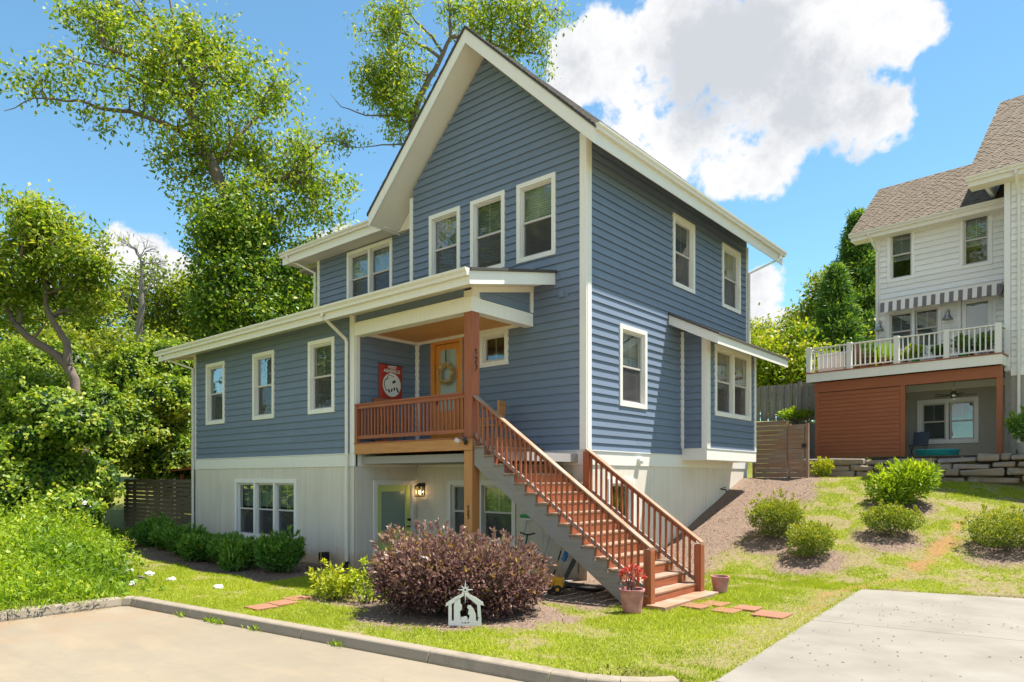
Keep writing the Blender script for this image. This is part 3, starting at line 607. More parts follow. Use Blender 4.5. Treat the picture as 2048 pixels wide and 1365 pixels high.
# ================================================================ ground, road, kerbs, driveway
def sstep(a, b, x): t = np.clip((x-a)/(b-a), 0, 1); return t*t*(3-2*t)
def kerb_y(x): return -7.42+(x+4.65)*.120
def drive_x(y): return np.interp(y, [-5.6, -1.5, 2.34], [5.52, 5.25, 5.0])
def drive_far(x): return 2.34+.29*(x-5.0)
NROT = math.radians(-5); NE = np.array([math.cos(NROT), math.sin(NROT)]); NB = np.array([-math.sin(NROT), math.cos(NROT)]); NOR = np.array([.78, 12.28])
def nframe(x, y): return (x-NOR[0])*NE[0]+(y-NOR[1])*NE[1], (x-NOR[0])*NB[0]+(y-NOR[1])*NB[1]
def height(x, y):
    x = np.asarray(x, float); y = np.asarray(y, float)
    s = np.interp(x, [0, 5, 10], [.36, .285, .27]); y0 = np.where(x < 5, np.interp(x, [0, 5], [2.25, 2.45]), drive_far(x)+.12)
    r = (y-y0)*s; r = np.where(r < .3, np.clip((r+.3), 0, None)**2/1.2, r); hz = np.minimum(r, 2.28)
    hz = hz*sstep(-3.5, -.2, x)+(1-sstep(-3.5, -.2, x))*2.28*sstep(8, 11, y)
    u, w = nframe(x, y); terr = np.where((w > -1.1) & (u > -.9), 2.93, 0); hz = np.maximum(hz, terr)
    back = sstep(10.6, 13.6, y)*(2.15+.0*x); hz = hz+np.where(u < -.9, back*sstep(-20, -2, x), 0)
    bank = sstep(-13.5, -26, x)*sstep(-4, 8, y)*2.2; hz = np.maximum(hz, bank)
    hz = hz+sstep(25, 120, np.hypot(x, y))*3.0*sstep(-30, 30, y)
    hz = hz+.22*sstep(-8.5, -13, x)*sstep(-7, -3, y)*(x > -16)
    inside = (x > XL+.1) & (x < -.05) & (y > -2.0) & (y < 9.0) & ~((x > XR+.02) & (y < -.02)); hz = np.where(inside, -.3, hz)
    inroad = (y < kerb_y(np.minimum(x, 5.0))-.02) & (x > -5.33) & (y > -45); inroad |= (x > 4.2) & (y < -5.6); hz = np.where(inroad, -.4, hz)
    indrive = (x > drive_x(y)+.06) & (y < drive_far(x)-.06) & (y > -6.5); hz = np.where(indrive, -.3, hz)
    hz = hz+np.where(inside | inroad | indrive, 0, .018*np.sin(x*2.1+np.sin(y*1.7))*np.sin(y*1.9+1.3))
    return hz
def gridax(lo, hi, st, far):
    a = np.arange(lo, hi, st); g = np.cumsum(st*1.22**np.arange(1, 48)); g = g[g < far]
    return np.concatenate([lo-g[::-1], a, a[-1]+g])
gx = gridax(-15, 13.5, .11, 600); gy = gridax(-8.6, 12.6, .11, 600)
GX, GY = np.meshgrid(gx, gy, indexing='ij'); GZ = height(GX, GY); nx, ny = GX.shape
def raw_mesh(name, co_, quads, attrs=None, smooth=False, nper=4):
    me = bpy.data.meshes.new(name); n = len(quads)
    me.vertices.add(len(co_)); me.vertices.foreach_set('co', np.asarray(co_, np.float32).ravel())
    me.loops.add(n*nper); me.loops.foreach_set('vertex_index', np.asarray(quads, np.int32).ravel())
    me.polygons.add(n); me.polygons.foreach_set('loop_start', np.arange(0, n*nper, nper, dtype=np.int32))
    me.update(calc_edges=True)
    if smooth: me.polygons.foreach_set('use_smooth', np.ones(n, bool))
    for k, v in (attrs or {}).items(): a = me.attributes.new(k, 'FLOAT', 'POINT'); a.data.foreach_set('value', np.asarray(v, np.float32))
    return me
idx = np.arange(nx*ny).reshape(nx, ny); quads = np.stack([idx[:-1,:-1], idx[1:,:-1], idx[1:,1:], idx[:-1,1:]], -1).reshape(-1, 4)
def fbm(x, y, s, seed=0):
    r = 0; a = 1; rs = np.random.default_rng(seed)
    for k in range(5):
        for j in range(3):
            th = rs.uniform(0, 6.28); ph = rs.uniform(0, 6.28); r = r+a*np.sin((x*math.cos(th)+y*math.sin(th))*s+ph+1.3*np.sin((x*math.sin(th)-y*math.cos(th))*s*.7+ph*2))
        a *= .6; s *= 2.1
    return r/4.5
CLAY = np.array([(6.3, 8.2), (6.06, 6.9), (6.0, 5.6), (5.75, 4.2), (5.5, 3.3), (5.0, 2.6), (4.6, 1.6), (4.75, .4), (4.9, -.6)])
CLAYW = np.array([-.08, .02, .13, .12, .02, -.05, .10, .0, -.05])
SHRUBS = [(2.45, 4.75), (3.6, 3.85), (4.65, 7.9), (4.85, 5.6), (7.1, 5.7)]
def seg_dist(x, y, pts, wid):
    d = np.full(np.shape(x), 9.0)
    for (a, b), wa, wb in zip(zip(pts, pts[1:]), wid, wid[1:]):
        ab = b-a; t = np.clip(((x-a[0])*ab[0]+(y-a[1])*ab[1])/(ab@ab), 0, 1); q = np.hypot(x-a[0]-t*ab[0], y-a[1]-t*ab[1])-(wa+(wb-wa)*t); d = np.minimum(d, q)
    return d
def masks(x, y):
    n = fbm(x, y, 2.2, 1); n2 = fbm(x, y, 5.5, 2)
    # bare mulch: the bank beside the house, the bed along the wing, under the stairs and round the big purple bushes
    m = sstep(.35, -.25, (x-1.75-.25*np.clip(y-3, 0, 6)*.35)+.5*n)*sstep(.6, 1.6, y+.3*n)*(x > -.1)
    m = np.maximum(m, sstep(.3, -.2, x-2.2+.3*n)*sstep(-3.1, -2.6, y+.25*n)*(y < 1.7)*(x > -5.5))
    m = np.maximum(m, (y > -4.75+.3*n)*(y < -2)*(x < -5.2)*1.)
    for bx, by, br in [(.15, -4.6, 1.45), (1.25, -4.0, 1.05), (-2.35, -5.0, .5), (-1.5, -4.9, .42)]+[(a, b-.25, .75) for a, b in SHRUBS]: m = np.maximum(m, sstep(.25, -.15, np.hypot(x-bx, y-by)-br+.28*n2))
    clay = .85*sstep(.16, -.12, seg_dist(x, y, CLAY, CLAYW)+.22*n2+.08*n+.10*fbm(x, y, 14., 6))
    patch = sstep(.25, .75, n+.35*n2); slope = (y > 2.2)*(x > 0)
    thin = np.clip(patch*.9+slope*sstep(-.25, .35, n2+.5*n)*.9, 0, 1)
    thin = np.maximum(thin, sstep(.7, 0, np.abs(x-drive_x(y)+.3)-.15+.3*n2)*(y < 2)*(y > -5)*.75)
    thin = np.maximum(thin, .75*sstep(.3, 0, np.hypot((x-2.55)/1.1, (y+4.35)/.5)-.6+.3*n2))
    return m, clay, thin
mu, cl, th = masks(GX, GY)
t = NT('ground'); A = lambda n: t.n('ShaderNodeAttribute', attribute_name=n).outputs['Fac']; v = t.coord(); f1 = t.noise(v, 14, 6, .7); f2 = t.noise(v, 2.1, 4); f3 = t.noise(v, 60, 3, .6)
gr = t.ramp(f1, [(.3, (.10, .105, .014)), (.52, (.20, .215, .022)), (.75, (.30, .30, .05))]); so_ = t.ramp(f3, [(.25, (.10, .062, .042)), (.5, (.20, .135, .095)), (.72, (.33, .245, .18))])
cy = t.ramp(f1, [(.3, (.23, .10, .035)), (.7, (.34, .17, .07))]); dirt = t.ramp(f1, [(.3, (.15, .10, .065)), (.7, (.30, .205, .13))])
col = t.mix(t.math('MULTIPLY', A('thin'), t.rng(f1, .35, .6)), gr, dirt); col = t.mix(A('mulch'), col, so_); col = t.mix(A('clay'), col, cy)
t.done(t.pbr(col, .95, t.bump(t.math('ADD', f3, f1), .7, .03)))
co_ = np.stack([GX, GY, GZ], -1).reshape(-1, 3)
g = link('ground', raw_mesh('ground', co_, quads, {'mulch': mu.ravel(), 'clay': cl.ravel(), 'thin': th.ravel()}, True), 'ground'); kind(g, 'structure')

t = NT('road'); v = t.coord(); a = t.noise(v, .35, 5, .6); b = t.noise(v, 5, 6, .7); c = t.noise(v, 110, 3); d = t.noise(t.coord((.4, 1.6, 1)), .8, 4)
col = t.ramp(a, [(.3, (.21, .172, .12)), (.55, (.25, .205, .142)), (.75, (.28, .225, .15))]); col = t.mix(t.rng(b, .35, .75, 0, .35), col, (.17, .145, .115, 1)); col = t.mix(t.rng(d, .55, .75, 0, .55), col, (.35, .265, .155, 1))
sp = t.n('ShaderNodeSeparateXYZ', {0: t.n('ShaderNodeTexCoord').outputs['Object']}); wash = t.math('MULTIPLY', t.rng(sp.outputs[0], -5.0, -1.5, 1, 0), t.rng(t.noise(v, 1.2, 5), .38, .6))
vc = t.n('ShaderNodeTexVoronoi', {'Vector': t.n('ShaderNodeVectorMath', {0: v, 1: t.n('ShaderNodeTexNoise', {'Vector': v, 'Scale': 1.3, 'Detail': 5}).outputs['Color']}, operation='ADD').outputs[0], 'Scale': .28}, feature='DISTANCE_TO_EDGE').outputs['Distance']
col = t.mix(t.math('MULTIPLY', t.rng(vc, .004, .0, 0, 1), t.rng(a, .45, .6, 0, .3)), col, (.10, .085, .065, 1)); ty = t.noise(t.coord((.10, 1.9, 1)), 1.3, 3); col = t.mix(t.rng(ty, .56, .72, 0, .4), col, (.15, .13, .105, 1))
col = t.mix(t.math('MULTIPLY', wash, .6), col, (.26, .155, .08, 1)); col = t.mix(t.rng(c, .35, .65, 0, .25), col, (.14, .12, .095, 1))
t.done(t.pbr(col, .9, t.bump(c, .4, .004)))
xs = np.concatenate([np.linspace(-5.27, 5.0, 40), [5.6, 7, 12, 40]]); ky = kerb_y(xs)-.06; ky = np.where(xs > 4.3, -6.28+.15*(np.clip(xs, 0, 5.6)-4.3), ky); ky = np.where(xs > 5.3, -6.2, ky)
mb = MB(); mb.v = [(x, y, -.13) for x, y in zip(xs, ky)]+[(x, -45, -.13) for x in xs]; n = len(xs); mb.f = [(i, n+i, n+i+1, i+1) for i in range(n-1)]
kind(mb.build('road', 'road'), 'structure')
# kerbs: separate cast lengths
KERB = tag(bpy.data.objects.new('kerb', None), 'concrete', 'kerb'); COL.objects.link(KERB); del KERB['label']; del KERB['category']; kind(KERB, 'structure')
prof = [(.02, -.3), (.02, -.10), (-.012, .005), (-.03, .024), (-.19, .03), (-.21, -.3)]
def kerb_piece(p, q):
    d = Vector((q[0]-p[0], q[1]-p[1], 0)); e = d.normalized(); nn = Vector((e.y, -e.x, 0)); mb = MB(); k = len(prof)
    for P_ in (Vector((*p, 0))+e*.006, Vector((*q, 0))-e*.006): mb.v += [tuple(P_+nn*a+Vector((0, 0, b))) for a, b in prof]
    mb.f = [tuple(range(k-1, -1, -1)), tuple(range(k, 2*k))]+[(i, (i+1) % k, k+(i+1) % k, k+i) for i in range(k)]
    o = mb.build('kerb_stone', 'concrete_kerb', KERB, bevel=.01); return o
kx = [-4.95, -3.2, -.35, 2.1, 3.9]; kp = [(x, kerb_y(x)-.04) for x in kx]
kp = [(-5.25, -7.62), (-5.12, -7.51)]+kp+[(4.35, kerb_y(4.35)-.02), (4.7, -6.2), (4.98, -6.02), (5.2, -5.75)]
for a, b in zip(kp, kp[1:]): kerb_piece(a, b)
ky_ = [-7.62, -9.4, -11.2, -13, -16, -20]
for a, b in zip(ky_, ky_[1:]): kerb_piece((-5.25, b), (-5.25, a))
# driveway slabs
t = NT('concrete'); v = t.coord(); a = t.noise(v, 1.1, 6, .6); b = t.noise(v, 30, 4, .6); c = t.noise(v, 6, 6, .75)
col = t.ramp(a, [(.3, (.175, .155, .127)), (.7, (.235, .213, .182))]); col = t.mix(t.rng(c, .58, .75, 0, .5), col, (.20, .17, .135, 1)); t.done(t.pbr(col, .85, t.bump(b, .25, .004)))
DRIVE = bpy.data.objects.new('driveway', None); COL.objects.link(DRIVE); kind(DRIVE, 'structure')
def slab(poly, z0=-.2, z1=.05, zs=None):
    mb = MB(); k = len(poly); zs = zs or [z1]*k
    mb.v = [(x, y, z0) for x, y in poly]+[(x, y, z) for (x, y), z in zip(poly, zs)]; mb.f = [tuple(range(k-1, -1, -1)), tuple(range(k, 2*k))]+[(i, (i+1) % k, k+(i+1) % k, k+i) for i in range(k)]
    mb.build('driveway_slab', 'concrete', DRIVE, bevel=.012)
g_ = .008
for xa_, xb_ in ((0, 4.2), (4.2, 9.0)):
    X = lambda y, o: float(drive_x(y))+o
    slab([(X(-1.5,xa_)+g_, -1.5+g_+xa_*.155), (X(-1.5,xb_)-g_, -1.5+g_+xb_*.155), (5+xb_-g_, drive_far(5+xb_)), (5+xa_+g_, drive_far(5+xa_))])
    slab([(X(-5.6,xa_)+g_, -5.6+g_), (X(-5.6,xb_)-g_, -5.6+g_), (X(-1.5,xb_)-g_, -1.5-g_+xb_*.155), (X(-1.5,xa_)+g_, -1.5-g_+xa_*.155)])
slab([(4.75, -6.3), (15, -6.3), (14.5, -5.6-g_), (5.5, -5.6-g_)], zs=[-.12, -.12, .05, .05])
# dark leaf litter and crumbs lying on the slabs
mb = MB(); rr = random.Random(3)
for k in range(170):
    x = 5.4+abs(rr.gauss(0, 1.9)); y = rr.choice((rr.gauss(-.2, .6), rr.gauss(-3.4, .7), rr.uniform(-5.3, 2.2))); s_ = rr.uniform(.006, .028); a = rr.uniform(0, 3.1)
    if y > 2.2 or x < drive_x(y)+.1: continue
    ca, sa = math.cos(a)*s_, math.sin(a)*s_; n = len(mb.v); z = .054; mb.v += [(x-ca, y-sa, z), (x+sa*.4, y-ca*.4, z+.004), (x+ca, y+sa, z+.002), (x-sa*.4, y+ca*.4, z+.006)]; mb.f.append((n, n+1, n+2, n+3))
kind(tag(mb.build('leaf_litter', 'soil'), 'small dark leaf crumbs scattered on the pale driveway', 'litter'), 'stuff')
# stepping stones
PAV = [(3.28, -1.42, .42, 'front paver of the pair nearest the bottom of the stairs'), (3.44, -.98, .42, 'rear paver of the pair nearest the bottom of the stairs'), (3.83, -1.40, .42, 'front paver of the middle pair between stairs and driveway'), (4.03, -.98, .40, 'rear paver of the middle pair between stairs and driveway'), (4.56, -1.28, .52, 'largest single paver, next to the driveway edge'),
       (-2.35, -6.44, .42, 'reddish paver touching the kerb in front of the yellow-green shrub'), (-2.45, -5.98, .42, 'reddish paver in the middle of the three behind the kerb'), (-2.75, -5.5, .42, 'reddish paver farthest from the kerb, towards the laurel bed')]
for x, y, s_, lab in PAV:
    o = MB().box((-s_/2, -s_/2, -.05), (s_/2, s_/2, .022)).build('paver', 'paver_red', loc=(x, y, float(height(x, y))+.014), bevel=.008); o.rotation_euler = (0, 0, random.uniform(-.06, .06)); tag(o, lab, 'paver', 'stepping stones in the lawn')

# ================================================================ the white neighbour house (own frame: u along, w back, z up)
NH = thing('white_house', 'white clapboard house with brown shingle roof and balcony deck behind the stone wall', 'house', (*NOR, 0), NROT)
Q = lambda w: Plane((0, w, 0), (1,0,0), (0,-1,0)); PNW = Q(2.4); PNR = Q(.8)
nw1, nw2 = (1.86, 2.74, 9.14, 10.99), (4.06, 4.97, 9.14, 10.97); nmw = (1.83, 3.54, 6.63, 8.13); nlw = (2.81, 4.60, 3.42, 4.92); nd = (4.0, 5.08, 5.93, 8.24)
w_ = wall('front_wall', NH, PNW, 1.5, 5.6, 5.5, 11.05, [opening(r, .1) for r in (nw1, nw2, nmw)]+[opening(nd, .1)], 'room'); siding(w_, PNW, 1.62, 5.6, 5.93, 11.0, [cut(r) for r in (nw1, nw2, nmw, nd)], 'siding_white', .19)
w2 = wall('side_block_wall', NH, PNR, 5.6, 11, 5.45, 11.45, [], 'room'); siding(w2, PNR, 5.75, 11, 5.5, 11.35, (), 'siding_white', .19)
wall('lower_wall', NH, PNW, .9, 5.6, 2.9, 5.5, [opening(nlw, .12)], 'stucco_taupe'); wall('side_block_foundation', NH, PNR, 5.6, 11, 2.5, 5.44, [], 'stucco_taupe')
wall('block_side_wall', NH, Plane((5.6,0,0), (0,1,0), (-1,0,0)), .8, 8, 2.9, 11.6, [], 'siding_white'); wall('end_wall', NH, Plane((1.5,0,0), (0,1,0), (-1,0,0)), 2.4, 8, 2.9, 10.9, [], 'siding_white', gable=[(2.4, 10.9), (8, 10.9), (5.1, 13.3)])
wall('back_wall', NH, Q(8.0), 1.5, 11, 2.9, 11, [], 'siding_white')
mb = MB(); mb.box((1.6, 2.6, 5.5), (11, 7.9, 5.7)); mb.box((1.6, 2.6, 8.5), (11, 7.9, 8.7)); mb.box((1.6, 5.5, 2.9), (11, 5.6, 11)); mb.build('floor_slab', 'room', NH)
for r, u_, bl_ in ((nw1, 1, ('blind', .62)), (nw2, 1, ('blind', .62)), (nmw, 2, ('blind_dark', .97)), (nlw, 2, ('blind_dark', .97))): window(NH, PNW, *r, units=u_, cas=.1 if r is not nlw else .12, blind=bl_, screen=False, mat='siding_white')
for a, b, z0, z1, pl in ((1.48, 1.62, 5.93, 11.05, PNW), (5.58, 5.74, 5.46, 11.4, PNR)): board(NH, pl, a, b, z0, z1, -.02, .036, 'corner_board', 'siding_white')
board(NH, PNR, 5.74, 11, 5.3, 5.5, 0, .04, 'belt_band', 'siding_white'); board(NH, PNW, .9, 5.55, 5.22, 5.5, 0, .05, 'belt_band', 'trim_white')
# balcony door
mb = MB(); a, b, c, d = nd; PNW.slab(mb, a, a+.1, c, d, -.1, .04); PNW.slab(mb, b-.1, b, c, d, -.1, .04); PNW.slab(mb, a+.1, b-.1, d-.1, d, -.1, .039)
dr = mb.build('balcony_door', 'siding_white', NH, bevel=.003); mb = MB(); PNW.slab(mb, a+.105, a+.24, c, d-.105, -.07, -.03); PNW.slab(mb, b-.24, b-.105, c, d-.105, -.07, -.03); PNW.slab(mb, a+.24, b-.24, d-.25, d-.105, -.07, -.031); PNW.slab(mb, a+.24, b-.24, c, c+.3, -.07, -.031); mb.build('door_leaf', 'siding_white', dr)
PNW.slab(MB(), a+.24, b-.24, c+.3, d-.25, -.055, -.047).build('pane', 'glass', dr); PNW.slab(MB(), a+.22, b-.22, c+.2, d-.2, -.1, -.09).build('curtain', 'curtain', dr)
MB().lathe([(.028, 0), (.03, .05), (.012, .06)], (0,0,0), 10).build('door_knob', 'bronze', dr, loc=(a+.17, 2.43, c+.95)).rotation_euler = (math.pi/2, 0, 0)
# roofs with shingle tabs
def nroof(u0, u1, w0, z0, w1, z1, uleft_top, name):
    """slope from the eave (w0,z0) up to the ridge (w1,z1)"""
    L = math.hypot(w1-w0, z1-z0); dw, dz = (w1-w0)/L, (z1-z0)/L; nz, nw = dw, -dz; mb = MB(); P = lambda u, s_, h: (u, w0+dw*s_+nw*h, z0+dz*s_+nz*h)
    mb.hexa([P(u0,0,-.1), P(u1,0,-.1), P(u1,L,-.1), P(u0,L,-.1), P(u0,0,0), P(u1,0,0), P(u1,L,0), P(u0,L,0)])
    ro = mb.build(name, 'shingle_brown', NH); tv = ro.data.attributes.new('tint', 'FLOAT', 'POINT'); tv.data.foreach_set('value', [.1]*8)
    mb = MB(); mb.hexa([P(u0-.02,-.02,-.14), P(u0+.02,-.02,-.14), P(u0+.02,L,-.14), P(u0-.02,L,-.14), P(u0-.02,-.02,-.005), P(u0+.02,-.02,-.005), P(u0+.02,L,-.005), P(u0-.02,L,-.005)]); mb.build('rake_board', 'trim_white', ro)
    mb = MB(); tints = []; s_ = 0; k = 0
    while s_ < L-.02:
        u = u0-random.uniform(0, .3); k_ = 0
        while u < u1:
            wd = random.choice((.16, .2, .24)) if k_ % 2 else random.choice((.1, .13, .16)); k_ += 1; a, b = max(u, u0-.03), min(u+wd, u1)
            if b-a > .02:
                hi = k_ % 2 == 0; h = .020 if hi else .005; e = min(s_+.15, L); st = len(mb.v)
                mb.v += [P(a, s_, h), P(b, s_, h), P(b, e, .004+h*.3), P(a, e, .004+h*.3), P(a, s_, .0), P(b, s_, .0), P(a, s_, h), P(b, s_, h)]; mb.f += [(st, st+1, st+2, st+3), (st+4, st+5, st+7, st+6)]
                tints += [min(1, max(0, (.78 if hi else .5)+random.gauss(0, .12)))]*4+[0]*4  # tab front edges take the darkest tint: shadow lines painted into the colour
            u += wd
        s_ += .14; k += 1
    s = mb.build('shingle', 'shingle_brown', ro); kind(s, 'stuff'); a = s.data.attributes.new('tint', 'FLOAT', 'POINT'); a.data.foreach_set('value', tints); return ro
nroof(.78, 6.6, 1.88, 10.98, 5.0, 13.52, 0, 'lower_roof'); nroof(4.72, 11.5, .3, 11.33, 5.0, 15.4, 0, 'upper_roof')
def nback(u0, u1, w1, z1, w2, z2, nm): MB().hexa([(u0,w1,z1-.1), (u1,w1,z1-.1), (u1,w2,z2-.1), (u0,w2,z2-.1), (u0,w1,z1), (u1,w1,z1), (u1,w2,z2), (u0,w2,z2)]).build(nm, 'shingle_brown', NH)
nback(.78, 6.6, 5.0, 13.52, 8.4, 10.9, 'lower_roof_back'); nback(4.72, 11.5, 5.0, 15.4, 9, 11.8, 'upper_roof_back')
MB().prism([(5.0, .8, 11.2), (5.0, 5.0, 14.9), (5.0, 8, 12.3), (5.0, 8, 11)], (.1, 0, 0)).build('upper_gable_wall', 'siding_white', NH)
gutter(NH, Q(1.9), .76, 5.5, 10.98); board(NH, Q(1.9), .8, 5.55, 10.72, 10.9, -.02, 0, 'eave_board', 'trim_white'); MB().box((.8, 1.92, 10.72), (5.55, 2.4, 10.76)).build('soffit', 'soffit_white', NH)
gutter(NH, Q(.32), 4.7, 11.5, 11.33); board(NH, Q(.32), 4.75, 11.5, 11.05, 11.25, -.02, 0, 'eave_board', 'trim_white'); MB().box((4.75, .34, 11.05), (11.5, .8, 11.09)).build('soffit', 'soffit_white', NH)
downspout(NH, [(1.42, 1.83, 10.9), (1.42, 1.83, 10.8), (1.56, 2.3, 10.3), (1.56, 2.3, 6.0)], boot=False); downspout(NH, [(5.95, .25, 11.2), (5.95, .25, 11.1), (5.95, .7, 10.6), (5.95, .7, 3.05)])
# deck
DT = 5.91; mb = MB(); mb.box((0, 0, 5.58), (5.66, .05, DT-.035)); mb.box((0, .05, 5.58), (.05, 3.2, DT-.035)); mb.box((5.61, .05, 5.58), (5.66, .79, DT-.035)); ND = mb.build('deck', 'rail_white', NH, bevel=.004)
for k in range(18): MB().box((-.02, -.03+k*.138, DT-.033), (5.69 if k < 6 else 5.58, .102+k*.138, DT)).build('deck_board', 'cedar_x', ND)
for k in range(14): MB().box((.2+k*.4, .051, 5.62), (.24+k*.4, 2.37, DT-.036)).build('joist', 'grey_y', ND)
rt = 6.78; uposts = [.07, 1.41, 2.85, 4.25, 5.56]
for i, u in enumerate(uposts): w3 = .075; MB().box((u-w3, .02, DT+.001), (u+w3, .02+2*w3, rt+.02)).build('rail_post', 'rail_white', ND, bevel=.006)
for a, b in zip(uposts, uposts[1:]):
    mb = MB(); mb.box((a+.075, .045, rt-.06), (b-.075, .145, rt-.02)); mb.build('handrail', 'rail_white', ND, bevel=.005); MB().box((a+.075, .07, DT+.08), (b-.075, .12, DT+.12)).build('bottom_rail', 'rail_white', ND)
    n = 8; b0 = None
    for k in range(n):
        u = a+.075+(b-a-.15)*(k+.7)/(n+.4)
        if b0 is None: b0 = MB().box((-.018, -.018, 0), (.018, .018, rt-.05-DT-.11)).build('baluster', 'rail_white', ND, loc=(u, .095, DT+.115))
        else: dup(b0, ND, (u, .095, DT+.115))
mb = MB(); mb.box((-.02+.02, .17, rt-.06), (.1, 3.1, rt-.02)); mb.build('handrail', 'rail_white', ND)
mb = MB(); mb.box((5.52, .17, rt-.06), (5.62, .78, rt-.02)); mb.build('handrail', 'rail_white', ND)
# posts, beam and slatted screen below the deck
mb = MB(); mb.box((.22, .15, 5.22), (5.64, .3, 5.56)); NB_ = mb.build('deck_beam', 'screen_x', NH, bevel=.006)
for u in (.24, 2.93, 5.5): MB().box((u, .16, 2.85), (u+.14, .3, 5.219)).build('deck_post', 'screen_z', NH, bevel=.006)
MB().box((.382, .18, 2.95), (2.928, .22, 5.2)).build('screen_panel', 'screen_x', NH); SP = bpy.data.objects['screen_panel']
for k in range(17): MB().box((.384, .155, 2.97+k*.131), (2.926, .179, 3.089+k*.131)).build('slat', 'screen_x', SP, bevel=.004)
MB().box((.3, .4, 5.45), (5.5, 2.38, 5.49)).build('under_deck_ceiling', 'grey_plastic', NH)
# awning
mb = MB(); AW = mb.box((1.78, 1.95, 8.36), (5.3, 2.36, 8.46)).build('awning', 'off_white', NH, label='rolled grey and white striped awning with scalloped valance')
n = 27; da = (5.3-1.78)/n
for k in range(n):
    u = 1.78+k*da; dip = .05*abs(math.sin((k+.5)/n*math.pi*9)); mb = MB(); mb.hexa([(u,1.90,8.06-dip), (u+da,1.90,8.06-dip), (u+da,1.915,8.06-dip), (u,1.915,8.06-dip), (u,1.94,8.37), (u+da,1.94,8.37), (u+da,1.955,8.37), (u,1.955,8.37)])
    mb.build('valance_strip', 'grey_awning' if k % 2 == 0 else 'off_white', AW)
# barn lights
def barn(u, z):
    r = MB().lathe([(.17, 0), (.16, .02), (.10, .10), (.06, .2), (.05, .26), (.02, .29)], (0,0,0), 16).build('barn_light', 'steel', NH, loc=(u, 2.12, z), smooth=True)
    mb = MB(); mb.tube([(0,.0,.27), (0,.02,.36), (0,.18,.36), (0,.24,.28)], .014, 6); mb.build('lamp_arm', 'steel', r)
barn(1.68, 7.45); barn(3.78, 7.5); barn(5.36, 8.0)
# ceiling fan under the deck
FAN = thing('ceiling_fan', 'ceiling fan with dark blades hanging under the white balcony', 'fan', (*(NOR+NE*4.15+NB*1.3), 4.9), NROT)
MB().tube([(0,0,.14), (0,0,.5)], .014, 8).build('rod', 'chrome', FAN); MB().lathe([(.05, -.1), (.10, -.06), (.11, .02), (.07, .12), (.03, .15)], (0,0,0), 16).build('motor', 'chrome', FAN, smooth=True)
MB().lathe([(.02, -.17), (.07, -.14), (.08, -.1)], (0,0,0), 14).build('lamp_shade', 'off_white', FAN, smooth=True)
for k in range(5):
    a = k*2*math.pi/5+.3; MB().bar((.1*math.cos(a), .1*math.sin(a), .0), (.62*math.cos(a), .62*math.sin(a), .01), .11, .012).build('blade', 'bronze', FAN)
def npt(u, w, z=0.): p = NOR+NE*u+NB*w; return (p[0], p[1], z)
# terrace things
mb = MB(); pool = mb.lathe([(.50, 0), (.55, .015), (.58, .17), (.60, .18), (.60, .2), (.55, .2), (.53, .04), (.0, .035)], (0,0,0), 28).build('paddling_pool', 'teal_plastic', loc=npt(4.1, -.35, 2.93), smooth=True); tag(pool, 'round teal plastic paddling pool on the terrace under the balcony', 'paddling pool')
ch = thing('folding_chair', 'dark navy folding chair beside the slatted screen under the balcony', 'chair', npt(3.25, .9, 2.93), NROT)
MB().box((-.22, -.2, .38), (.22, .2, .42)).build('seat', 'navy_cloth', ch); MB().hexa([(-.22,.2,.42), (.22,.2,.42), (.22,.23,.42), (-.22,.23,.42), (-.24,.36,.85), (.24,.36,.85), (.24,.39,.85), (-.24,.39,.85)]).build('backrest', 'navy_cloth', ch)
for sx in (-.2, .2):
    for sy in (-.18, .2): MB().tube([(sx, -sy, 0), (sx, sy, .4)], .012, 6).build('leg', 'black', ch)
def planter(name, label, loc, r, h, mat): 
    p = thing(name, label, 'potted plant', loc); MB().lathe([(r*.72, 0), (r*.8, .02), (r, h), (r*1.08, h), (r*1.08, h+.03), (r*.95, h+.03), (r*.9, h-.03), (0, h-.03)], (0,0,0), 20).build('pot', mat, p, smooth=False)
    MB().lathe([(r*.9, 0), (r*.85, .02), (0, .025)], (0,0,h-.04), 16).build('soil', 'soil', p); return p
# balcony furniture
def adir(loc, rz, mat, label):
    t_ = thing('adirondack_chair', label, 'chair', loc, rz)
    for k in range(5): MB().hexa([(-.25+k*.1,.12,.3), (-.16+k*.1,.12,.3), (-.16+k*.1,.14,.3), (-.25+k*.1,.14,.3), (-.27+k*.108,.36,.92-abs(k-2)*.03), (-.175+k*.108,.36,.92-abs(k-2)*.03), (-.175+k*.108,.38,.92-abs(k-2)*.03), (-.27+k*.108,.38,.92-abs(k-2)*.03)]).build('back_slat', mat, t_)
    for k in range(5): MB().box((-.25, -.35+k*.1, .36-k*.015), (.25, -.27+k*.1, .38-k*.015)).build('seat_slat', mat, t_)
    for s_ in (-1, 1):
        MB().box((s_*.33-.06, -.42, .54), (s_*.33+.06, .3, .565)).build('armrest', mat, t_); MB().box((s_*.3-.02, -.38, 0), (s_*.3+.02, -.28, .539)).build('leg', mat, t_); MB().bar((s_*.3, .3, .02), (s_*.3, -.3, .36), .04, .09).build('leg', mat, t_)
    return t_
adir(npt(2.35, .75, DT), NROT+.3, 'lime_plastic', 'lime green plastic slatted chair on the white balcony'); adir(npt(1.55, 1.0, DT), NROT+2.6, 'weather_z', 'brown slatted chair on the white balcony beside the low table'); adir(npt(4.95, 1.0, DT), NROT-.5, 'mossy_z', 'dark brown slatted chair on the balcony in front of the glass door')
tb = thing('low_table', 'low brown wooden table on the white balcony', 'table', npt(1.95, .8, DT), NROT); 
for k in range(5): MB().box((-.4, -.25+k*.1, .4), (.4, -.16+k*.1, .43)).build('table_board', 'weather_x', tb)
